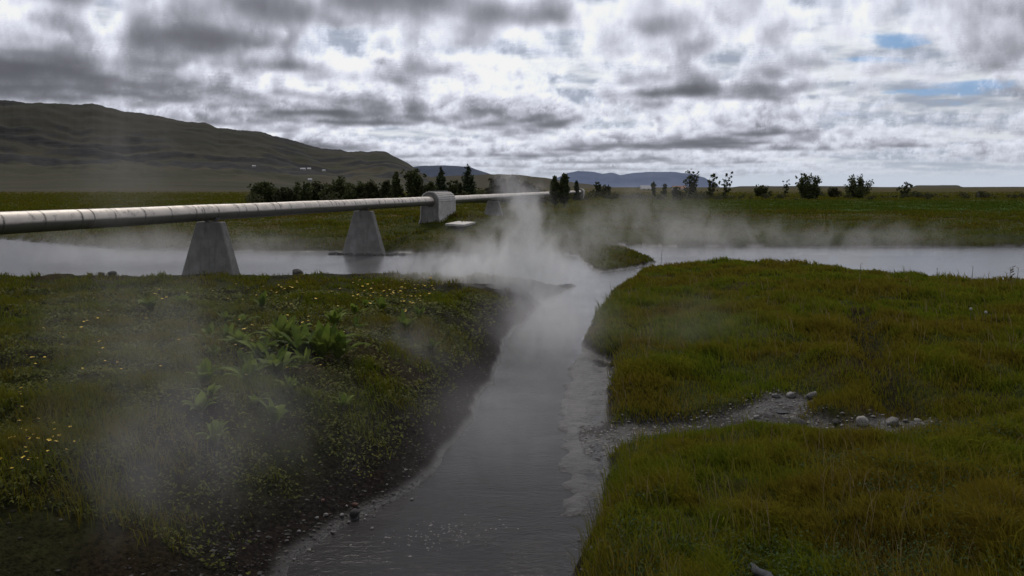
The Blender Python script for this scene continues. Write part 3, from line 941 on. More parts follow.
# ================================================================== farm buildings, stakes
def farmhouse(loc, L, W, h, rz, label, roof='roof'):
    root = empty('farm_building', loc, rz); tag(root, label, 'farm building', 'farm buildings far across the plain')
    rh = W * .38
    wl = MB()
    v = [(-L / 2, -W / 2, -2), (L / 2, -W / 2, -2), (L / 2, W / 2, -2), (-L / 2, W / 2, -2), (-L / 2, -W / 2, h), (L / 2, -W / 2, h), (L / 2, W / 2, h), (-L / 2, W / 2, h), (-L / 2, 0, h + rh), (L / 2, 0, h + rh)]
    wl.add(v, [(0, 1, 5, 4), (2, 3, 7, 6), (1, 2, 6, 9, 5), (3, 0, 4, 8, 7), (3, 2, 1, 0)])
    wl.build('wall', M['white_wall'], root)
    r = MB(); o = .35
    for s in (-1, 1):
        y1 = s * (W / 2 + o); z1 = h - o * .76
        vv = [(-L / 2 - o, y1, z1), (L / 2 + o, y1, z1), (L / 2 + o, 0, h + rh + .02), (-L / 2 - o, 0, h + rh + .02)]
        vv += [(a, b, c + .18) for a, b, c in vv]
        r.add(vv, [(0, 1, 2, 3), (7, 6, 5, 4), (0, 4, 5, 1), (1, 5, 6, 2), (2, 6, 7, 3), (3, 7, 4, 0)])
    r.build('roof', M[roof], root)
    for i in range(3):
        w = MB().box((L * (-.3 + .3 * i), -W / 2 - .03, h * .55), (1.1, .08, 1.1)); w.build('window', M['pane'], root)
    return root


def hill_spot(px, y):
    s = np.linspace(0.0, .9, 400)
    Yv, zv, _ = hill_z(np.full(400, float(px)), s)
    yy = HOR + (CAM_H - zv) * F / Yv
    i = int(np.argmin(np.abs(yy - y)))
    return ((px - 512) / F * Yv[i], Yv[i], zv[i])


farmhouse(hill_spot(254, 167.2), 5.5, 4, 1.6, .1, 'single white building highest up the slope on the left')
farmhouse(hill_spot(303, 170), 8, 5, 1.8, .05, 'longer white building left of the pair on the hillside')
farmhouse(hill_spot(309, 169.8), 6, 5, 1.6, .3, 'white building touching the right end of the longer hillside building')
farmhouse(hill_spot(324, 171.5), 6, 5, 1.8, -.3, 'white building furthest right on the hillside')
farmhouse(hill_spot(310, 181), 5, 4.0, 1.8, .1, 'white house lowest on the slope just above the bushes')
farmhouse((128 / F * 900 + 8, 900, .6), 15, 8, 1.6, 0, 'long low white shed on the flat plain under the blue mountains')
farmhouse((167 / F * 880, 880, .6), 13, 7, 1.6, .05, 'reddish roofed house left of the three windblown trees', 'redroof')

c = P(752, 216, .9)
st = MB(); st.tube([(0, 0, -.2), (-.12, 0, .4), (-.26, 0, .95)], [.035, .03, .025], 7)
o = st.build('stake', M['wood']); o.location = (c[0], c[1], hz(c[0], c[1])); tag(o, 'thin wooden stake leaning left in the green field', 'stake')
c = P(978.5, 199, 1.0)
st = MB().box((0, 0, .6), (.25, .25, 2.0)); st.box((0, 0, 1.63), (.29, .29, .06))
o = st.build('fence_post', M['wood']); o.location = (c[0], c[1], hz(c[0], c[1])); tag(o, 'lone dark post in the field at far right', 'post')


# ================================================================== ground sampling for plants
from_rows = rows; from_cols = cols


def ground_at(x, y, *arrs):
    """bilinear look-up of the ground grid"""
    ct = x / np.sqrt(y ** 2 + 20)
    fr = np.interp(y, rows, np.arange(nr)); fc = np.interp(ct, cols, np.arange(ncol))
    r0 = np.clip(fr.astype(int), 0, nr - 2); c0 = np.clip(fc.astype(int), 0, ncol - 2)
    a = fr - r0; b = fc - c0
    return [A[r0, c0] * (1 - a) * (1 - b) + A[r0 + 1, c0] * a * (1 - b) + A[r0, c0 + 1] * (1 - a) * b + A[r0 + 1, c0 + 1] * a * b for A in arrs]


LEFTF = LEFT.astype(float); FARF = FAR.astype(float)


def blades(name, x, y, hgt, wid, lean, label, seed, mat='blade', dry=None):
    r = np.random.default_rng(seed); n = len(x)
    z = ground_at(x, y, GZ)[0] - .01
    az = r.random(n) * 2 * np.pi
    wind = fbm(x * .7, y * .7, seed + 3, 3) * 6.28
    la = wind + r.normal(size=n) * 1.1
    L = hgt * (.6 + .7 * r.random(n)); ln = lean * (.4 + r.random(n)) * L
    dx = np.cos(az) * wid / 2; dy = np.sin(az) * wid / 2
    bx = np.cos(la) * ln; by = np.sin(la) * ln
    V = np.empty((n, 5, 3), np.float32)
    V[:, 0] = np.stack([x - dx, y - dy, z], -1); V[:, 1] = np.stack([x + dx, y + dy, z], -1)
    mx = x + bx * .32; my = y + by * .32; mz = z + L * .62
    V[:, 2] = np.stack([mx + dx * .8, my + dy * .8, mz], -1); V[:, 3] = np.stack([mx - dx * .8, my - dy * .8, mz], -1)
    V[:, 4] = np.stack([x + bx, y + by, z + np.sqrt(np.maximum(L * L - ln * ln * .6, .01))], -1)
    b = np.arange(n) * 5
    q = np.stack([b, b + 1, b + 2, b + 3], -1); t = np.stack([b + 3, b + 2, b + 4], -1)
    me = bpy.data.meshes.new(name)
    me.vertices.add(n * 5); me.vertices.foreach_set('co', V.ravel())
    li = np.concatenate([q.ravel(), t.ravel()]).astype(np.int32)
    me.loops.add(len(li)); me.loops.foreach_set('vertex_index', li)
    me.polygons.add(2 * n)
    me.polygons.foreach_set('loop_start', np.concatenate([np.arange(n) * 4, n * 4 + np.arange(n) * 3]).astype(np.int32))
    me.update(calc_edges=True)
    me.materials.append(M[mat])
    o = bpy.data.objects.new(name, me); COL.objects.link(o)
    fattr(o, 'rnd', np.repeat(np.clip(r.random(n) * .8 + .2 * fbm(x * 3, y * 3, seed, 2), 0, 1), 5))
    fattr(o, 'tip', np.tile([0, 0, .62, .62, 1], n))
    fattr(o, 'dry', np.repeat(r.random(n) if dry is None else dry, 5))
    return tag(o, label, 'grass', kind='stuff')


def scatter(n, y0, y1, tmin, tmax, seed, power=1.0):
    """points spread over the wedge in front of the camera, thinning with distance"""
    r = np.random.default_rng(seed)
    y = y0 * (y1 / y0) ** (r.random(n) ** power)
    x = (tmin + (tmax - tmin) * r.random(n)) * np.sqrt(y ** 2 + 20)
    return x, y


# right meadow
x, y = scatter(430000, 5.0, 43, -.1, .72, 101)
veg, lf, fr_, sd_, ph, rd = ground_at(x, y, VEG, LEFTF, FARF, SD, PATHM, RD)
cl = fbm(x * 1.3, y * 1.3, 102, 4)
r_ = np.random.default_rng(103)
keep = (lf < .5) & (fr_ < .5) & (sd_ > .03) & (r_.random(len(x)) < veg * np.clip(.25 + 1.6 * sstep(.3, .6, cl), 0, 1))
x, y, cl, sd_, ph, rd = x[keep], y[keep], cl[keep], sd_[keep], ph[keep], rd[keep]
HOSE = [P(752, 538, .85), P(758, 552, .85), P(768, 566, .85), P(780, 585, .85), P(800, 640, .8)]
hd_, _ = line_d(x, y, HOSE)
kp = (hd_ > .13) | (r_.random(len(x)) < .08)
x, y, cl, sd_, ph, rd = x[kp], y[kp], cl[kp], sd_[kp], ph[kp], rd[kp]
tall = fbm(x * .28, y * .28, 104, 3)
hg = (.08 + .17 * sstep(.35, .65, cl)) * (.6 + .7 * tall) * (.42 + .58 * sstep(.7, 2.6, rd)) * np.clip(.6 + sd_ * .4, .6, 1) * (1 - .5 * ph)
hg = hg * np.where((y < 9) & (fbm(x * .6, y * .6, 105, 3) > .52), .55, 1)
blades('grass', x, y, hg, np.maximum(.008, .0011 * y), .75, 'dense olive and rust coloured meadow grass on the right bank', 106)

# dead stems and taller sedge standing out of the meadow
for nm, n_, y1_, hh_, mt_, lab_, sd0 in [('dry_grass', 9000, 30, .42, 'straw', 'pale dead grass stems standing out of the right meadow', 171), ('sedge', 20000, 34, .36, 'blade', 'tufts of taller sedge on the right bank', 181)]:
    x, y = scatter(n_, 5.2, y1_, -.02, .72, sd0)
    lf, fr_, sd_, ri, rd = ground_at(x, y, LEFTF, FARF, SD, RILLM, RD)
    cl = fbm(x * 1.9, y * 1.9, sd0 + 1, 3)
    keep = (lf < .5) & (fr_ < .5) & (sd_ > .05) & (ri < .3) & (r_.random(len(x)) < sstep(.45, .62, cl) * (.5 if nm == 'dry_grass' else 1.0))
    x, y, rd = x[keep], y[keep], rd[keep]
    blades(nm, x, y, hh_ * (.6 + .4 * sstep(.6, 2.5, rd)), np.maximum(.004 if nm == 'dry_grass' else .008, .0008 * y), .5, lab_, sd0 + 2, mt_)

# left bank top
x, y = scatter(230000, 7.0, 40, -.75, .12, 111)
veg, lf, fr_, sd_, hl = ground_at(x, y, VEG, LEFTF, FARF, SD, HOL)
veg = veg * sstep(.4, .1, hl)
cl = fbm(x * 1.1, y * 1.1, 112, 4)
keep = (lf > .5) & (fr_ < .5) & (sd_ > .35) & (r_.random(len(x)) < veg * np.clip(1.5 * sstep(.43, .68, cl), 0, 1))
x, y, cl, sd_ = x[keep], y[keep], cl[keep], sd_[keep]
hg = (.07 + .17 * sstep(.4, .7, cl)) * np.clip(.4 + sd_ * .35, .4, 1)
blades('grass', x, y, hg, np.maximum(.008, .0011 * y), .8, 'patchy short grass between bare soil on the left bank', 116, 'bladeleft')

# river far side, spit and nearer fields: coarse tussocks
x, y = scatter(400000, 38.5, 520, -.70, .70, 121, .95)
fr_, sd_ = ground_at(x, y, FARF, SD)
cl = fbm(x * .25, y * .25, 122, 4); st_ = fbm(x * .03, y * .16, 123, 4)
keep = (fr_ > .5) & (sd_ > .15) & (r_.random(len(x)) < sstep(560, 150, y)) & (r_.random(len(x)) < np.clip(.45 + .8 * sstep(.36, .62, cl) * sstep(.3, .6, st_), 0, 1))
x, y, cl, sd_ = x[keep], y[keep], cl[keep], sd_[keep]
blades('grass', x, y, (.12 + .20 * sstep(.42, .7, cl)) * np.clip(.5 + sd_ * .2, .3, 1), .0013 * y, .8, 'rough tussock grass on the far side of the river', 126, 'blade_far')


# ================================================================== creeping leaves (uncountable ground cover)
def leaf_cover(name, x, y, lift, size, mat, label, seed):
    r = np.random.default_rng(seed); n = len(x)
    z = ground_at(x, y, GZ)[0] + lift * r.random(n) + .01
    c = np.stack([x, y, z], -1)
    a = r.random(n) * 6.28
    tilt = r.normal(size=n) * .45
    u = np.stack([np.cos(a), np.sin(a), tilt], -1); w = np.stack([-np.sin(a), np.cos(a), r.normal(size=n) * .45], -1)
    s = (size * (.5 + r.random(n)))[:, None]
    up = np.array([0, 0, 1.0])
    v = np.stack([c - u * s, c - w * s * .6 + up * s * .25, c + u * s, c + w * s * .6 + up * s * .25], 1).reshape(-1, 3)
    o = link_mesh(name, v, np.arange(4 * n).reshape(n, 4), M[mat])
    return tag(o, label, 'ground cover', kind='stuff')


x, y = scatter(170000, 6.5, 26, -.75, .08, 131)
lf, sd_, hl = ground_at(x, y, LEFTF, SD, HOL)
cl = fbm(x * 1.6, y * 1.6, 132, 4)
keep = (lf > .5) & (sd_ > .3) & (hl < .28) & (r_.random(len(x)) < np.clip((.25 + 1.3 * sstep(.36, .62, cl)) * sstep(.2, 1.1, sd_), 0, .9))
x, y = x[keep], y[keep]
leaf_cover('creeping_plants', x, y, .07, np.maximum(.018, .0018 * y), 'creep', 'small yellowish leaves creeping over the dark soil of the left bank', 133)

x, y = scatter(60000, 5.2, 12, .02, .7, 141)
lf, sd_ = ground_at(x, y, LEFTF, SD)
cl = fbm(x * .8, y * .8, 142, 4)
keep = (lf < .5) & (sd_ > .3) & (r_.random(len(x)) < np.clip(1.2 * sstep(.5, .66, cl) + .9 * sstep(8.4, 7.0, y) * (cl > .4), 0, .9))
x, y = x[keep], y[keep]
leaf_cover('ground_cover', x, y, .16, np.full(len(x), .014), 'clover', 'low round leaved plants among the grass at the front of the right bank', 143)


# ================================================================== single plants
def dock_plant(loc, h, nl, label, group, name='dock_plant', broad=1.0):
    root = empty(name, loc, random.uniform(0, 6.28)); tag(root, label, 'plant', group)
    mb = MB(); mb.tube([(0, 0, -.08), (0, 0, .06)], [.035, .03], 7)
    mb.build('stem', M['stem'], root)
    lf = MB()
    for i in range(nl):
        a = i * 2.4 + random.uniform(-.8, .8); out = random.uniform(.1, 1.0); L = h * random.uniform(.7, 1.1)
        L *= random.choice([1, 1, .8, .6]); wd = L * random.uniform(.10, .17) * broad
        dr = np.array([math.cos(a), math.sin(a), 0]); sd = np.array([-math.sin(a), math.cos(a), 0])
        v = []; ns = 7
        for k in range(ns):
            t = k / (ns - 1)
            c = dr * (L * out * t ** 1.2) + np.array([0, 0, L * (t - .55 * out * t ** 2.6)])
            w = wd * (math.sin(math.pi * min(1, .06 + t * .94)) ** .8) + .004
            fold = np.array([0, 0, w * .35])
            wav = .12 * wd * math.sin(k * 2.1 + i)
            v += [c - sd * w + fold + np.array([0, 0, wav]), c, c + sd * w + fold - np.array([0, 0, wav])]
        f = []
        for k in range(ns - 1):
            b = k * 3
            f += [(b, b + 1, b + 4, b + 3), (b + 1, b + 2, b + 5, b + 4)]
        tw = random.uniform(-.35, .35)
        v = [(p_[0] + tw * p_[2] * .5, p_[1] + tw * p_[2] * .3, p_[2]) for p_ in v]
        lf.add(v, f)
    lf.build('leaf_rosette', M['dock'], root, True)
    return root


DG = 'broad leaved docks on the left bank'
DK = [(263, 352, 1.1, .62, 14, 'left one of the big bright docks in the middle of the left bank'),
      (283, 340, 1.1, .72, 16, 'tallest bright dock, upper middle of the left bank'),
      (302, 350, 1.1, .70, 16, 'bright dock at the centre of the clump on the left bank'),
      (322, 356, 1.05, .68, 15, 'right one of the big docks, leaves arching toward the stream'),
      (338, 366, .9, .55, 12, 'dock drooping lowest toward the stream at the right of the clump'),
      (276, 378, .95, .60, 14, 'dock in front of the clump, just above the bare soil'),
      (250, 385, .9, .50, 12, 'smaller dock at front left of the clump'),
      (240, 350, 1.0, .45, 12, 'low dock at the far left of the clump'),
      (335, 332, .9, .5, 12, 'dock behind the clump, close to the small yellow flowers'),
      (205, 395, 1.0, .42, 12, 'dim dock leaves inside the steam left of the clump'),
      (150, 315, .7, .55, 12, 'pale green leafy plant alone on the steamy left bank'),
      (182, 312, .7, .45, 11, 'small leafy plant right of the pale green one on the steamy bank'),
      (216, 432, .9, .4, 12, 'little dock at the edge of the dark hollow'),
      (355, 318, .8, .42, 10, 'small dock near the bank crest above the stream')]
for px, py, z, h, nl, lab in DK:
    p = P(px, py + 8, z); dock_plant((p[0], p[1], hz(p[0], p[1])), h * .92, nl + 12, lab, DG)


rd_ = np.random.default_rng(88); nk = 0
while nk < 26:
    px, py = rd_.uniform(195, 440), rd_.uniform(300, 430)
    p = P(px, py, .9); q = ground_at(np.array([p[0]]), np.array([p[1]]), SD, LEFTF)
    if q[1][0] < .5 or q[0][0] < .9: continue
    dock_plant((p[0], p[1], hz(p[0], p[1])), rd_.uniform(.22, .46), int(rd_.integers(10, 18)), 'small leafy green plant among the grass of the left bank', 'small leafy plants scattered on the left bank', 'leafy_plant', rd_.uniform(.8, 1.3)); nk += 1


def thin_stem(loc, h, lean, label, head=.02, group=None, nleaf=3, name='weed_stalk'):
    root = empty(name, loc); tag(root, label, 'plant', group)
    s = MB(); s.tube([(0, 0, -.05), (lean * .3, 0, h * .5), (lean, .02, h)], [.011, .009, .006], 5)
    s.build('stem', M['stem'], root)
    l = MB()
    for i in range(nleaf):
        z = h * (.25 + .7 * i / max(1, nleaf - 1)); a = i * 2.2; q = head * 2.2
        c = np.array([lean * z / h, 0, z]); d = np.array([math.cos(a), math.sin(a), .5]); w = np.array([-math.sin(a), math.cos(a), 0])
        l.add([c, c + d * q + w * q * .4, c + d * q * 2, c + d * q - w * q * .4], [(0, 1, 2, 3)])
    if nleaf: l.build('leaves', M['shrub'], root)


WG = 'weed stalks along the river edge'
for px, py, z, h, le, lab, nl in [
    (661, 271, .3, .75, .05, 'tall thin stalk at the tip of the right bank beside the river narrows', 4),
    (655, 273, .3, .5, -.06, 'shorter thin stalk left of the tallest one at the river narrows', 3),
    (860, 277, .45, .55, .04, 'faint stalk against the bright river right of centre', 4),
    (972, 281, .5, .6, .05, 'bare stalk against the river left of the leafy thistle', 2),
    (938, 279, .5, .4, -.03, 'short stalk at the river edge, leftmost of those near the thistle', 3),
    (1017, 284, .55, .65, .06, 'thin stalk right of the leafy thistle at the river edge', 2)]:
    p = P(px, py, z); thin_stem((p[0], p[1], hz(p[0], p[1])), h, le, lab, .022, WG, nl)
p = P(1010, 287, .55); thin_stem((p[0], p[1], hz(p[0], p[1])), .62, .02, 'dark leafy thistle standing against the river at far right', .05, None, 9, 'thistle')

# white seed heads
SG = 'white seed heads in the right meadow'
def seed_head(loc, h, label):
    root = empty('seed_head', loc); tag(root, label, 'plant', SG)
    MB().tube([(0, 0, -.03), (.02, 0, h)], [.008, .006], 5).build('stem', M['stem'], root)
    n = 90; d = rng.normal(size=(n, 3)); d /= np.linalg.norm(d, axis=1)[:, None]
    v = []; f = []
    for i, q in enumerate(d):
        c = np.array([.02, 0, h + .02]) + q * .03; u = np.cross(q, [.3, .5, .8]); u /= np.linalg.norm(u) + 1e-6; w = np.cross(q, u)
        v += [c + u * .014, c + w * .014, c - u * .014, c - w * .014]; f.append((4 * i, 4 * i + 1, 4 * i + 2, 4 * i + 3))
    MB().add(v, f).build('fluff', M['fluff'], root)
for px, py, lab in [(970, 322, 'white fluffy seed head standing highest at the right of the meadow'), (985, 330, 'dimmer seed head low in the grass just right of the brightest one')]:
    p = P(px, py, .7); seed_head((p[0], p[1], hz(p[0], p[1])), .34, lab)

# yellow flowers
def flower_mesh():
    mb = MB(); h = .17
    mb.tube([(0, 0, -.04), (.01, 0, h * .6), (.02, .01, h)], [.006, .005, .004], 4, 1, caps=False)
    n = 10
    c = (.02, .01, h)
    v = [(c[0], c[1], h + .012)]
    for i in range(n):
        a = 2 * math.pi * i / n; r = .034 if i % 2 == 0 else .026
        v.append((c[0] + math.cos(a) * r, c[1] + math.sin(a) * r, h + .018 + .004 * (i % 2)))
    mb.add(v, [(0, 1 + i, 1 + (i + 1) % n) for i in range(n)], 0)
    mb.add([(c[0], c[1], h - .014)] + v[1:], [(0, 1 + (i + 1) % n, 1 + i) for i in range(n)], 1)
    for i in range(3):
        a = i * 2.1; d = np.array([math.cos(a), math.sin(a), .6]); w = np.array([-math.sin(a), math.cos(a), 0])
        b = np.array([0, 0, .0])
        mb.add([b, b + d * .05 + w * .016, b + d * .11, b + d * .05 - w * .016], [(0, 1, 2, 3)], 2)
    return mb


fl0 = None
FLW = [((350, 442, 282, 312), 105, 'yellow wildflower in the dense patch on the bank crest left of the steam plume', 'yellow flowers in the dense patch on the bank crest'),
       ((200, 350, 278, 335), 75, 'yellow wildflower scattered between the first pipe support and the docks', 'yellow flowers between the first support and the docks'),
       ((0, 75, 395, 475), 38, 'yellow wildflower at the left edge of the near bank top', 'yellow flowers at the left edge of the bank'),
       ((20, 200, 295, 395), 48, 'yellow wildflower in the steamy grass left of the docks', 'yellow flowers in the steamy grass on the left'),
       ((205, 350, 335, 380), 22, 'yellow wildflower among the broad dock leaves', 'yellow flowers among the docks')]
rf = np.random.default_rng(55)
for (x0, x1, y0, y1), n, lab, grp in FLW:
    ctr = [(rf.uniform(x0, x1), rf.uniform(y0, y1)) for _ in range(max(6, n // 3))]
    k = 0; tries = 0
    while k < n and tries < n * 30:
        tries += 1
        cx, cy = ctr[rf.integers(len(ctr))]
        sp = 18 if n > 40 else 26
        px, py = cx + rf.normal() * sp, cy + rf.normal() * sp * .35
        if not (x0 <= px <= x1 and y0 <= py <= y1): continue
        zz = .75
        for _ in range(4):
            p = P(px, py, zz); zz = hz(p[0], p[1]) + .1
        if not (LEFTF[0, 0] is None) and zz < .25: continue
        p = P(px, py, zz)
        if fl0 is None:
            fl0 = o = flower_mesh().build('yellow_flower', [M['petal'], M['stem'], M['dock']])
        else:
            o = fl0.copy(); COL.objects.link(o)
        o.location = (p[0], p[1], hz(p[0], p[1]) + .02); o.rotation_euler = (rf.normal() * .2, rf.normal() * .2, rf.uniform(0, 6.28))
        s = rf.uniform(.75, 1.25) * (1.0 if p[1] > 16 else .60); o.scale = (s, s, s * rf.uniform(.8, 1.3))
        tag(o, lab, 'flower', grp); k += 1


# ================================================================== stones
def stone_mesh(seed, flat=.6):
    r = np.random.default_rng(seed)
    import bmesh
    bm = bmesh.new(); bmesh.ops.create_icosphere(bm, subdivisions=3, radius=1.0)
    pl_ = [(lambda d: d / np.linalg.norm(d))(r.normal(size=3)) for _ in range(9)]
    lim = r.uniform(.62, .95, 9)
    for v in bm.verts:
        p = np.array(v.co)
        for q, l in zip(pl_, lim):
            d = p @ q
            if d > l: p = p - q * (d - l) * .85
        p = p * (1 + .05 * math.sin(p[0] * 7 + seed) * math.sin(p[1] * 6) + .02 * r.normal())
        v.co = (p[0], p[1] * .8, p[2] * flat)
    me = bpy.data.meshes.new('stone'); bm.to_mesh(me); bm.free()
    me.polygons.foreach_set('use_smooth', np.ones(len(me.polygons), dtype=bool))
    return me


STM = {}
for mname in ('stone', 'palestone', 'darkstone', 'redstone'):
    for k in range(4):
        me = stone_mesh(k * 7 + len(mname), .5 + .1 * k); me.materials.append(M[mname]); STM[(mname, k)] = me


def stone(px, py, z, size, mname, label, group=None, k=0, up=.25, name='stone'):
    p = P(px, py, z)
    o = bpy.data.objects.new(name, STM[(mname, k % 4)]); COL.objects.link(o)
    zz = max(hz(p[0], p[1]), 0.0 if py < 420 or px < 500 else .05)
    if group == SGp or mname == 'redstone': size *= .6
    o.location = (p[0], p[1], zz + size * up); o.scale = (size,) * 3
    o.rotation_euler = (random.uniform(-.2, .2), random.uniform(-.2, .2), random.uniform(0, 6.28))
    return tag(o, label, 'stone', group)


SGp = 'pale pebbles at the muddy left edge of the hot stream'
RGp = 'larger stones in the side rill'
for px, py, z, s, mt, lab, k in [
    (776, 395, .2, .10, 'stone', 'left one of three stones at the head of the narrow wet channel', 0),
    (791, 395, .2, .13, 'palestone', 'palest stone, in the middle of three at the head of the wet channel', 1),
    (812, 398, .2, .14, 'stone', 'broad flat stone right of the pale one at the channel head', 2),
    (756, 413, .15, .07, 'palestone', 'small pale stone alone on the left of the narrow wet channel', 3),
    (767, 415, .15, .05, 'stone', 'small grey stone between the wet channel and the gravel', 0),
    (799, 423, .15, .22, 'darkstone', 'large dark mossy lump in the middle of the side rill', 1),
    (836, 423, .15, .10, 'darkstone', 'dark stone on the left rim of the small pool', 2),
    (862, 421, .2, .16, 'palestone', 'pale flat topped stone behind the small pool', 3),
    (877, 428, .2, .10, 'stone', 'grey stone at the right end of the small pool', 0),
    (893, 423, .2, .17, 'stone', 'wide low stone right of the small pool', 1),
    (884, 434, .2, .08, 'darkstone', 'small dark stone in front of the wide low stone', 2),
    (918, 412, .25, .10, 'palestone', 'pale stone at the right end of the gravel, below the dark hollow', 3),
    (906, 418, .25, .07, 'stone', 'little stone between the wide low stone and the right end of the gravel', 0),
    (804, 437, .15, .06, 'palestone', 'pale pebble in the grass edge below the dark mossy lump', 1)]:
    stone(px, py, z, s * .78, mt, lab, RGp, k)
SGp = 'pale pebbles at the muddy left edge of the hot stream'
for px, py, s, lab in [
    (299, 542, .035, 'pale pebble lowest on the muddy left stream edge'),
    (294, 559, .03, 'tiny pebble at the very bottom of the stream edge'),
    (317, 529, .04, 'pale flat pebble on the mud left of the red stone'),
    (326, 525, .05, 'whitest flat pebble on the mud left of the red stone'),
    (333, 533, .045, 'pebble lying in the water just below the whitest one'),
    (342, 521, .05, 'grey white pebble nearest left of the red stone'),
    (349, 522, .035, 'small pebble touching the dark stone below the red one'),
    (366, 515, .035, 'pebble in the water right of the red stone'),
    (365, 519, .03, 'pebble below the one right of the red stone'),
    (374, 516, .03, 'farthest right of the pebbles beside the red stone'),
    (372, 528, .04, 'submerged looking pebble below right of the red stone'),
    (412, 499, .04, 'single bright pebble out in the hot stream'),
    (387, 495, .03, 'pebble at the foot of the left bank upstream of the red stone')]:
    stone(px, py, .01, s, 'palestone', lab, SGp, random.randint(0, 3), .3)
stone(355, 511, .03, .075, 'redstone', 'rust red stone at the left edge of the hot stream', None, 1, .4)
stone(355, 517, .01, .07, 'darkstone', 'black wet stone just under the rust red one', None, 2, .3)
stone(323, 498, .25, .05, 'redstone', 'rust brown stone on the bare slope above the stream edge', None, 0, .3)
for px, py, s, lab in [(297, 273, .30, 'dark angular rock at the river edge between the two supports'), (101, 273.5, .17, 'dark rock in the water near the left bank'), (112, 273, .2, 'larger dark rock right beside another near the left bank')]:
    stone(px, py, .1, s, 'darkstone', lab, 'dark rocks at the left river edge', 1, .35, 'rock')

# gravel of the rill and the riffle: uncountable
def gravel(x, y, size, label, seed, lift=0.0, mats=('stone', 'palestone', 'darkstone')):
    r = np.random.default_rng(seed); n = len(x)
    z = np.maximum(ground_at(x, y, GZ)[0], lift)
    base = np.array([[1, 0, 0], [0, 1, 0], [-1, 0, 0], [0, -1, 0], [0, 0, .8], [0, 0, -.8]], float)
    a = r.random(n) * 6.28; s = size * (.4 + 1.1 * r.random(n) ** 2)
    jit = 1 + r.normal(size=(n, 6, 3)) * .22
    B = base[None] * jit * s[:, None, None]
    X = B[..., 0] * np.cos(a)[:, None] - B[..., 1] * np.sin(a)[:, None]; Y = B[..., 0] * np.sin(a)[:, None] + B[..., 1] * np.cos(a)[:, None]
    V = np.stack([X * 1.2 + x[:, None], Y + y[:, None], B[..., 2] * .7 + z[:, None] + s[:, None] * .15], -1).reshape(-1, 3)
    t = np.array([[0, 1, 4], [1, 2, 4], [2, 3, 4], [3, 0, 4]])
    f = (np.arange(n)[:, None, None] * 6 + t[None]).reshape(-1, 3)
    o = link_mesh('gravel', V, f, [M[q] for q in mats], None, True, np.repeat(r.choice(3, n, p=[.52, .06, .42]), 4))
    return tag(o, label, 'gravel', kind='stuff')


x, y = scatter(60000, 9, 20, .03, .55, 151)
ri, ba, z_ = ground_at(x, y, RILLM, BARM, GZ)
keep = r_.random(len(x)) < np.clip(ri * 1.0, 0, .30)
gravel(x[keep], y[keep], .020, 'loose grey gravel lining the side rill', 152)
c = P(440, 535)
x = c[0] + r_.normal(size=520) * .40 - .1; y = c[1] + r_.normal(size=520) * .22 + (x - c[0]) * .35
gravel(x, y, .012, 'shallow stony riffle breaking the surface low in the stream', 153, -.004, ('stone', 'stone', 'darkstone'))
x, y = scatter(30000, 8, 26, -.5, .3, 154)
sd_, z_, lf = ground_at(x, y, SD, GZ, LEFTF)
keep = (np.abs(sd_ - .12) < .22 * r_.random(len(x))) & (r_.random(len(x)) < .5)
gravel(x[keep], y[keep], .018, 'dark grit along both edges of the hot stream', 155, 0, ('darkstone', 'stone', 'darkstone'))

x, y = scatter(60000, 6.5, 24, -.6, .08, 157)
sd_, lf, hl = ground_at(x, y, SD, LEFTF, HOL)
keep = (lf > .5) & (sd_ > .05) & (r_.random(len(x)) < .30 * sstep(1.8, .1, sd_) + .06 * hl)
gravel(x[keep], y[keep], .015, 'dark crumbs of soil and grit on the bare slope of the left bank', 158, 0, ('crumb', 'crumb', 'darkstone'))

# hose
pts = [P(752, 538, .85), P(758, 552, .85), P(768, 566, .85), P(780, 585, .85), P(800, 640, .8)]
hp_ = [(q[0], q[1], hz(q[0], q[1]) + d) for q, d in zip(pts, (.06, .16, .20, .20, .16))]
hs_ = MB(); hs_.tube([np.array(q) for q in hp_], .035, 10)
o = hs_.build('hose', M['hose'], None, True); tag(o, 'dark plastic hose end poking out of the grass at the bottom edge', 'hose')


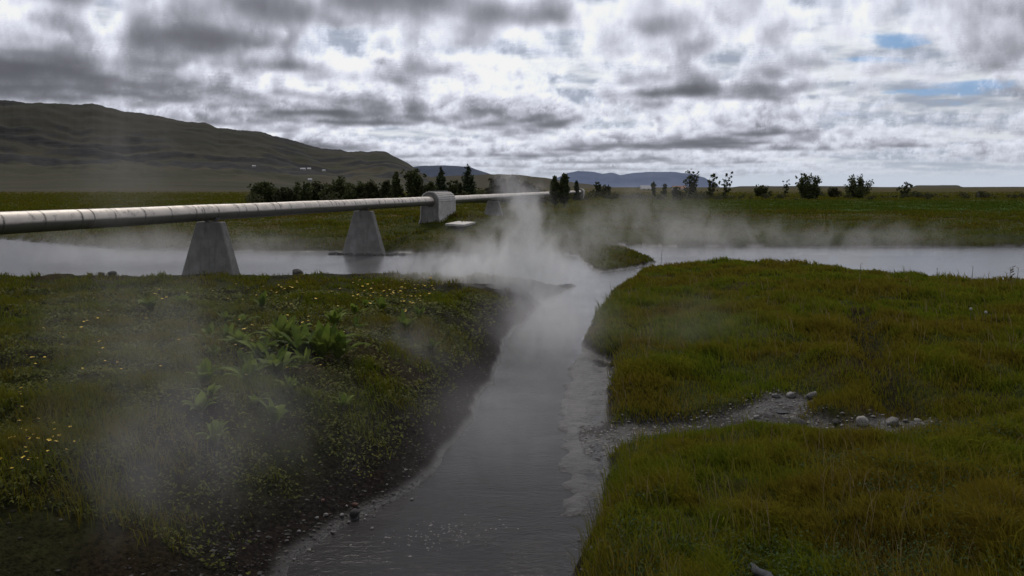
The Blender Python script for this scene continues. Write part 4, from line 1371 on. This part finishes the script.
# ================================================================== steam
def steam(c, r, dens, label, rz=0.0, tilt=(0, 0), scale=.9, lo=.42, hi=.66, stretch=(1, 1, .75), col=(.80, .78, .80), aniso=.2, edge=1.0):
    """a drifting patch of steam: soft ellipsoid of scattering vapour"""
    m, t = new_mat('steam_vapour')
    g = t.node('ShaderNodeNewGeometry').outputs['Position']
    ob = t.node('ShaderNodeTexCoord').outputs['Object']
    R = t.vmath('LENGTH', ob)
    wv = t.vmath('MULTIPLY', g, tuple(scale * q for q in stretch))
    n = t.noise(wv, 1.0, 5, .6, 1.3)
    soft = t.ramp(R, 1.0, .05)
    soft = t.math('POWER', soft, edge)
    body = t.math('MULTIPLY', t.ramp(t.math('ADD', n, t.math('MULTIPLY', t.math('SUBTRACT', soft, .5), .22)), lo, hi), soft)
    v = t.node('ShaderNodeVolumeScatter')
    t.put(v.inputs['Color'], col); t.put(v.inputs['Anisotropy'], aniso)
    t.put(v.inputs['Density'], t.math('MULTIPLY', body, dens))
    t.out(vol=v.outputs[0])
    k = 0; vv = []; ff = []
    nu, nv = 20, 12
    for i in range(1, nv):
        for j in range(nu):
            a = math.pi * i / nv; b = 2 * math.pi * j / nu
            vv.append((math.sin(a) * math.cos(b), math.sin(a) * math.sin(b), math.cos(a)))
    vv += [(0, 0, 1), (0, 0, -1)]
    for i in range(nv - 2):
        for j in range(nu):
            ff.append((i * nu + j, (i + 1) * nu + j, (i + 1) * nu + (j + 1) % nu, i * nu + (j + 1) % nu))
    for j in range(nu):
        ff.append((len(vv) - 2, j, (j + 1) % nu)); ff.append((len(vv) - 1, (nv - 2) * nu + (j + 1) % nu, (nv - 2) * nu + j))
    o = link_mesh('steam', vv, ff, m)
    o.location = [float(q) for q in c]; o.scale = r; o.rotation_euler = (tilt[0], tilt[1], rz)
    return tag(o, label, 'steam', kind='stuff')


UPW = (1.2, 1.2, .75)
steam(PD(518, 268, 28.5), (3.9, 4.0, 2.3), 1.1, 'thickest white steam lying over the mouth of the hot stream', scale=1.0, lo=.42)
steam(PD(531, 224, 29), (1.5, 1.7, 2.6), 1.05, 'steam column curling up from the stream mouth toward the pipe', tilt=(0, -.30), scale=1.0, lo=.40, stretch=UPW)
steam(PD(508, 186, 29), (1.0, 1.0, 1.5), .55, 'thin top of the steam column drifting over the horizon', tilt=(0, -.3), scale=1.1, lo=.40, stretch=UPW)
steam(PD(590, 232, 31), (2.1, 2.0, 2.1), .26, 'wispy steam blowing off to the right of the column', tilt=(0, .3), scale=1.0, lo=.40, stretch=UPW)
steam(PD(445, 268, 30), (3.4, 2.8, 1.2), .50, 'steam wing drifting left toward the river', scale=1.1, lo=.40)
steam(P(548, 330, .5) + np.array([0, 0, .3]), (2.2, 5.6, 1.4), .27, 'veil of steam hanging over the upper hot stream', rz=-.1, scale=.9, lo=.36, stretch=UPW)
steam(P(500, 430, .3) + np.array([0, 0, .2]), (2.3, 4.8, 1.1), .085, 'thin steam over the lower hot stream', rz=-.17, scale=.8, lo=.36, stretch=UPW)
steam(PD(690, 238, 48), (8.5, 3.2, 2.4), .24, 'low steam rising off the right river near the narrows', scale=.6, stretch=(1.0, 1, .75), lo=.42)
steam(PD(860, 240, 49), (13, 3.0, 1.8), .15, 'thin strip of steam along the far edge of the right river', scale=.6, stretch=(1.0, 1, .75), lo=.42)
steam(PD(650, 212, 46), (6.0, 3.5, 2.6), .11, 'faint steam blowing right over the far field', scale=.6, lo=.40, stretch=UPW)
steam(PD(150, 250, 44), (15, 5.5, 1.9), .13, 'mist lying on the left arm of the river', scale=.45, lo=.36)
steam(PD(190, 425, 9.0), (2.4, 2.0, 1.7), .13, 'broad steam veil rising out of the dark hollow in the near left bank', scale=1.3, lo=.38, stretch=UPW)
steam(PD(150, 470, 7.6), (1.1, 1.1, 1.0), .13, 'denser curl of steam low in the dark hollow', scale=1.9, lo=.40, stretch=UPW)
steam(PD(140, 325, 12), (2.4, 2.2, 1.5), .085, 'thin steam drifting over the left bank plants', scale=1.0, lo=.38, stretch=UPW)
steam(PD(125, 160, 16), (1.6, 1.6, 2.6), .075, 'faint steam column in front of the dark hill', scale=.8, lo=.36, stretch=UPW)
steam(PD(400, 355, 16), (1.9, 2.4, 1.2), .14, 'steam clinging to the bank slope left of the stream', scale=1.1, lo=.38, stretch=UPW)
steam(PD(690, 330, 19), (2.6, 2.4, 1.4), .045, 'thin steam over the shore of the right bank', scale=.9, lo=.38, stretch=UPW)

# ================================================================== sky
SUN_EL, SUN_AZ = math.radians(46), math.radians(-8)     # azimuth measured from straight ahead, to the right
# ------------------------------------------------------------------ clouds: a small ray march through a cloud layer
def cloud_tile(n=192, m=32, seed=5):
    """periodic block of billowy noise, n x n x m cells"""
    r = np.random.default_rng(seed)
    gx, gy, gz = np.meshgrid(np.arange(n), np.arange(n), np.arange(m), indexing='ij')

    def octave(c):
        a, b = n // c, max(1, m // c)
        L = r.random((a, a, b)).astype(np.float32)
        x, y, z = gx / c, gy / c, gz / c
        x0 = x.astype(int); y0 = y.astype(int); z0 = z.astype(int)
        f = [(q - q0).astype(np.float32) for q, q0 in ((x, x0), (y, y0), (z, z0))]
        f = [q * q * (3 - 2 * q) for q in f]
        out = 0
        for i in (0, 1):
            for j in (0, 1):
                for k in (0, 1):
                    w = (f[0] if i else 1 - f[0]) * (f[1] if j else 1 - f[1]) * (f[2] if k else 1 - f[2])
                    out = out + w * L[(x0 + i) % a, (y0 + j) % a, (z0 + k) % b]
        return out

    def worley(c):
        a, b = n // c, m // c
        J = r.random((a, a, b, 3)).astype(np.float32)
        x, y, z = (gx / c).astype(np.float32), (gy / c).astype(np.float32), (gz / c).astype(np.float32)
        x0 = x.astype(int); y0 = y.astype(int); z0 = z.astype(int)
        d = np.full(x.shape, 9, np.float32)
        for i in (-1, 0, 1):
            for j in (-1, 0, 1):
                for k in (-1, 0, 1):
                    q = J[(x0 + i) % a, (y0 + j) % a, (z0 + k) % b]
                    d = np.minimum(d, (x0 + i + q[..., 0] - x) ** 2 + (y0 + j + q[..., 1] - y) ** 2 + (z0 + k + q[..., 2] - z) ** 2)
        return 1 - np.sqrt(d)

    base = octave(32) * .55 + octave(16) * .30 + octave(8) * .15
    bil = worley(16) * .60 + worley(8) * .40
    det = octave(4) * .5 + octave(2) * .5
    return (base - .5).astype(np.float32), (bil - bil.mean()).astype(np.float32), (det - .5).astype(np.float32)


TILE = cloud_tile()


def tri(A, x, y, z):
    n, _, m = A.shape
    x0 = np.floor(x); y0 = np.floor(y); z0 = np.floor(z)
    fx = (x - x0).astype(np.float32); fy = (y - y0).astype(np.float32); fz = (z - z0).astype(np.float32)
    x0 = x0.astype(np.int64) % n; y0 = y0.astype(np.int64) % n; z0 = np.clip(z0, 0, m - 2).astype(np.int64)
    x1 = (x0 + 1) % n; y1 = (y0 + 1) % n
    B = A.ravel()
    def g(a, b):
        i = (a * n + b) * m + z0
        return B[i] * (1 - fz) + B[i + 1] * fz
    return (g(x0, y0) * (1 - fy) + g(x0, y1) * fy) * (1 - fx) + (g(x1, y0) * (1 - fy) + g(x1, y1) * fy) * fx


BASE, TOP, VOX = 1150.0, 2250.0, 62.0
# broad cloud masses and openings of the deck, as plan coverage: weight, column, row, half widths
MASS = [(.20, 195, 64, 85, 18), (.20, 40, 84, 130, 34), (.22, 490, 36, 70, 20), (.26, 330, 26, 210, 30), (.22, 350, 121, 95, 10), (.24, 505, 119, 48, 11), (.30, 668, 106, 50, 8), (.16, 662, 46, 36, 16),
        (.20, 705, 150, 40, 6), (.14, 775, 106, 22, 12), (.18, 560, 158, 60, 5), (.18, 420, 84, 90, 12), (.20, 240, 108, 80, 12), (.02, 985, 40, 45, 14), (.12, 860, 137, 70, 4), (.18, 985, 154, 38, 8), (.16, 745, 28, 32, 16), (.12, 930, 125, 60, 4),
        (.16, 300, 158, 60, 5), (.16, 460, 148, 30, 6), (.14, 280, 82, 50, 8), (.08, 250, 80, 300, 60), (-.10, 585, 55, 50, 30), (-.22, 720, 78, 40, 12), (-.14, 640, 82, 30, 8),
        (-.30, 108, 30, 22, 36), (-.20, 320, 99, 50, 5), (-.22, 600, 18, 36, 16), (-.16, 590, 92, 30, 8), (-.20, 400, 141, 80, 5), (-.2, 620, 133, 40, 6),
        (-.42, 900, 68, 120, 30), (-.26, 930, 168, 160, 12), (-.12, 800, 20, 60, 20), (-.22, 930, 120, 150, 40), (-.2, 770, 66, 55, 22), (-.12, 560, 100, 40, 14), (-.18, 270, 134, 60, 6)]


def density(x, y, z, cov):
    h = (z - BASE) / (TOP - BASE)
    a, b, c = x / VOX * 1.25, y / VOX * 1.25, np.clip((z - BASE) / VOX * 1.3 + 2, 0, 30)
    lod = np.clip(14000.0 / np.maximum(y, 1.0), .15, 1)
    base = tri(TILE[0], a * .55, b * .55, c * .6)
    bil = tri(TILE[1], a, b, c)
    det = tri(TILE[2], a * 1.3 + 11, b * 1.3 + 5, c)
    shape = .68 * base + .84 * bil * lod ** .5 + (.30 * det + .22 * tri(TILE[2], a * 2.6 + 31, b * 2.6 + 15, c) + .16 * tri(TILE[2], a * 5.7 + 71, b * 5.7 + 45, c * 1.9 % 28) * lod) * lod + cov
    prof = np.clip(h / .10, 0, 1) * np.clip((1 - h) / .35, 0, 1)
    dens = np.clip((shape - .02 - .22 * np.clip(h, 0, 1)) * 3.8, 0, 1) * prof
    return dens


def cov_at(x, y):
    yy = np.maximum(y, 1.0)
    U = x / yy; V = (BASE + 250) / yy
    c = np.zeros_like(x)
    for w, px, py, a, b in MASS:
        c = c + .72 * w * np.exp(-((U - (px - 512) / F) / (a / F)) ** 2 - ((V - (HOR - py) / F) / (b / F)) ** 2)
    c = np.where(y > 500, c, 0)
    big = (fbm(x / 5200.0, y / 5200.0, 91, 3) - .5) * .10
    return c + big + .045


def cloud_sky(dx, dy, dz, steps=72):
    """radiance of the sky in directions d (unit vectors, any shape)"""
    shp = dx.shape; dx, dy, dz = dx.ravel(), dy.ravel(), dz.ravel()
    up = np.maximum(dz, .009)
    sun = np.array([math.cos(SUN_EL) * math.sin(SUN_AZ), math.cos(SUN_EL) * math.cos(SUN_AZ), math.sin(SUN_EL)])
    cs = dx * sun[0] + dy * sun[1] + dz * sun[2]
    ph = .55 + .75 * np.clip(cs, 0, 1) ** 3
    T = np.ones(dx.shape); L = np.zeros(dx.shape); AL = np.zeros(dx.shape)
    t0 = BASE / up; t1 = TOP / up
    seg = (t1 - t0) / steps
    jit = np.random.default_rng(4).random(dx.shape)
    tm = (t0 + t1) / 2
    cov = cov_at(dx * tm * .94, dy * tm * .94)
    for i in range(steps):
        t = t0 + seg * (i + .5 * jit + .25)
        x, y, z = dx * t, dy * t, dz * t if False else up * t
        de = density(x, y, z, cov)
        act = de > .002
        if not act.any(): continue
        idx = np.nonzero(act & (T > .01))[0]
        if len(idx) == 0: continue
        xs, ys, zs, cv = x[idx], y[idx], z[idx], cov[idx]
        od = 0
        for s_, w_ in ((90, 150), (270, 220), (560, 360)):
            od = od + w_ * density(xs + sun[0] * s_, ys + sun[1] * s_, zs + sun[2] * s_, cv)
        h = (zs - BASE) / (TOP - BASE)
        tsun = .50 * np.exp(-od * .0090) + .30 * np.exp(-od * .0030) + .26 * np.exp(-od * .0009)
        amb = .105 + .20 * np.clip(h, 0, 1) ** .8
        src = tsun * ph[idx] * .90 + amb
        tau = de[idx] * np.minimum(seg[idx], 500) * .0065
        a = 1 - np.exp(-tau)
        L[idx] += T[idx] * a * src
        AL[idx] += T[idx] * a
        T[idx] *= 1 - a
    # high veil, blue openings
    q = 1 / (np.maximum(dz, 0) + .10)
    hx, hy = dx * q, dy * q
    n1 = fbm(hx * 1.6 + .5 * fbm(hx, hy * 2, 71, 3), hy * 2.6, 73, 6, .58)
    n2 = fbm(hx * 5.5, hy * 6, 75, 5, .6)
    k = sstep(.36, .66, .65 * n1 + .35 * n2)
    hi = np.stack([.46 + .32 * k, .51 + .28 * k, .61 + .20 * k], -1)
    Uu = dx / np.maximum(dy, .05); Vv = dz / np.maximum(dy, .05)
    gap = 0
    for w, px, py, a, b in [(1.0, 905, 40, 34, 9), (.9, 870, 60, 46, 4), (.95, 985, 84, 50, 6), (.7, 925, 92, 45, 4), (1.1, 190, 0, 26, 5), (.3, 880, 110, 120, 26), (.35, 620, 40, 20, 14), (.35, 985, 105, 40, 12)]:
        gap = gap + w * np.exp(-((Uu - (px - 512) / F) / (a / F)) ** 2 - ((Vv - (HOR - py) / F) / (b / F)) ** 2)
    gn = fbm(hx * 5, hy * 7, 81, 6, .62)
    gm = sstep(.34, .72, gap * .9 + (gn - .5) * 1.0) * (dy > .1)
    zt = np.clip(dz * 4, 0, 1)
    blue = np.stack([.40 - .16 * zt, .58 - .12 * zt, .84 - .06 * zt], -1)
    hi = hi * (1 - gm[:, None] * .9) + blue * gm[:, None] * .9
    glow = (.80 + .26 * np.clip(cs, 0, 1) ** 2)[:, None]
    tint = np.stack([.985 + 0 * L, .99 + 0 * L, 1.06 - .04 * np.clip(L / np.maximum(AL, 1e-3), 0, 1)], -1)
    cl = L[:, None] * tint * np.array([.98, .98, 1.05]) * .92
    Tv = T * (1 - .0)
    # distance haze
    dist = np.clip(t0 / 60000.0, 0, 1)
    hz_ = (1 - np.exp(-(t0 / 62000.0) ** 1.6))[:, None]
    hcol = np.array([.56, .60, .67]) - .10 * np.clip(-Uu, -.3, .5)[:, None] * np.array([.5, .6, .8])
    c = hi * glow * Tv[:, None] + cl
    hz_ = np.maximum(hz_ * .85, sstep(.024, .008, dz)[:, None])
    c = c * (1 - hz_) + hcol * hz_
    g = c.mean(-1, keepdims=True); c = c * (np.clip(g / .62, .05, 2) ** .75) * .96 * np.array([.98, 1.0, 1.025])
    c = np.clip(c, .03, .90).reshape(shp + (3,))
    for ax in (0, 1):
        p = np.concatenate([np.take(c, [0], ax), c, np.take(c, [-1], ax)], ax)
        n = c.shape[ax]
        c = .74 * c + .13 * (np.take(p, np.arange(0, n), ax) + np.take(p, np.arange(2, n + 2), ax))
    return c


SKY_R = 27000.0


def sky_patch(az, el, steps, r):
    """part of the round cloud backdrop: azimuths az, heights el (tangent of elevation)"""
    E, A = np.meshgrid(el, az, indexing='ij')
    x, y, z = np.sin(A), np.cos(A), E
    l = np.sqrt(1 + E * E)
    c = np.empty(E.shape + (3,))
    for k in range(0, len(el), 40):
        q = slice(k, k + 40)
        c[q] = cloud_sky(x[q] / l[q], y[q] / l[q], np.maximum(z[q], 0) / l[q], steps)
    v = np.stack([x * r, y * r, CAM_H + z * r], -1).reshape(-1, 3)
    i = np.arange(E.size).reshape(E.shape)
    f = np.stack([i[:-1, :-1], i[1:, :-1], i[1:, 1:], i[:-1, 1:]], -1).reshape(-1, 4)
    return v, f, c.reshape(-1, 3)


parts = [sky_patch(np.arctan(np.arange(-.74, .7401, .00115)), np.concatenate([[-.02, -.006], np.arange(0, .2251, .00115)]), 60, SKY_R),
         sky_patch(np.arctan(np.linspace(-.76, .76, 300)), np.linspace(.222, .60, 60), 30, SKY_R + 120),
         sky_patch(np.linspace(math.atan(.73), 2 * math.pi - math.atan(.73), 420), np.concatenate([[-.02], np.linspace(0, .60, 70)]), 26, SKY_R + 240)]
vs, fs, cs_ = [], [], []; k = 0
for v_, f_, c_ in parts:
    vs.append(v_); fs.append(f_ + k); cs_.append(c_); k += len(v_)
msk, t = new_mat('cloudy_sky')
em = t.node('ShaderNodeEmission')
t.put(em.inputs[0], t.node('ShaderNodeAttribute', attribute_name='sky').outputs['Color'])
t.out(em.outputs[0])
msk.cycles.emission_sampling = 'NONE'
so_ = link_mesh('sky', np.concatenate(vs), np.concatenate(fs), msk, None, True)
ca = so_.data.attributes.new('sky', 'FLOAT_COLOR', 'POINT')
cc = np.concatenate([np.concatenate(cs_), np.ones((k, 1))], 1).astype(np.float32)
ca.data.foreach_set('color', cc.ravel())
tag(so_, 'broken grey and white cloud deck with small blue gaps round the whole horizon', 'sky', kind='structure')

# overhead: Nishita sky behind a broken deck
w = bpy.data.worlds.new("World"); sc.world = w; w.use_nodes = True
t = NT(w.node_tree)
d = t.node('ShaderNodeTexCoord').outputs['Generated']
sx, sy, sz = t.sep(d)
sdir = (math.cos(SUN_EL) * math.sin(SUN_AZ), math.cos(SUN_EL) * math.cos(SUN_AZ), math.sin(SUN_EL))
sky = t.node('ShaderNodeTexSky', sky_type='NISHITA', sun_disc=False, sun_elevation=SUN_EL, sun_rotation=SUN_AZ, air_density=1.0, dust_density=1.5)
den = t.math('MAXIMUM', sz, .15)
nz = t.node('ShaderNodeTexNoise', noise_dimensions='2D')
t.put(nz.inputs['Vector'], t.comb(t.math('DIVIDE', sx, den), t.math('DIVIDE', sy, den), 0.0)); t.put(nz.inputs['Scale'], 1.3); t.put(nz.inputs['Detail'], 4.0)
dk = t.mix(t.ramp(nz.outputs['Fac'], .3, .7), (.62, .62, .66), (.24, .245, .27))
dot = t.vmath('DOT_PRODUCT', d, sdir)
dk = t.mix(1.0, dk, t.mix(t.ramp(dot, .2, 1.0), (.80, .82, .86), (1.25, 1.2, 1.15)), 'MULTIPLY')
b1 = t.node('ShaderNodeBackground'); t.put(b1.inputs[0], sky.outputs[0]); t.put(b1.inputs[1], .06)
b2 = t.node('ShaderNodeBackground'); t.put(b2.inputs[0], dk); t.put(b2.inputs[1], 1.0)
mx = t.node('ShaderNodeMixShader'); t.put(mx.inputs[0], .85); t.l.new(b1.outputs[0], mx.inputs[1]); t.l.new(b2.outputs[0], mx.inputs[2])
wo = t.node('ShaderNodeOutputWorld'); t.l.new(mx.outputs[0], wo.inputs['Surface'])
w.cycles.sampling_method = 'MANUAL'; w.cycles.sample_map_resolution = 256

sl_ = bpy.data.lights.new('sun', 'SUN'); sl_.energy = 1.5; sl_.angle = math.radians(11); sl_.color = (1.0, .95, .88)
so = bpy.data.objects.new('sun', sl_); COL.objects.link(so)
from mathutils import Vector
so.rotation_euler = Vector([-q for q in sdir]).to_track_quat('-Z', 'Y').to_euler()

# ================================================================== camera and render
cd = bpy.data.cameras.new('camera'); cam = bpy.data.objects.new('camera', cd); COL.objects.link(cam)
cam.location = (0, 0, CAM_H); cam.rotation_euler = (math.pi / 2, 0, 0)
cd.sensor_width = 36; cd.lens = 36 * F / 1024; cd.shift_y = (HOR - 288) / 1024
cd.clip_start = .1; cd.clip_end = 40000
sc.camera = cam
sc.render.engine = 'CYCLES'
sc.view_settings.view_transform = 'Standard'; sc.view_settings.look = 'None'; sc.view_settings.exposure = 0; sc.view_settings.gamma = 1
cy = sc.cycles
cy.use_denoising = True
cy.max_bounces = 6; cy.diffuse_bounces = 2; cy.glossy_bounces = 2; cy.transmission_bounces = 2; cy.volume_bounces = 1; cy.transparent_max_bounces = 16
cy.volume_step_rate = 2.0; cy.volume_max_steps = 96
cy.sample_clamp_indirect = 4
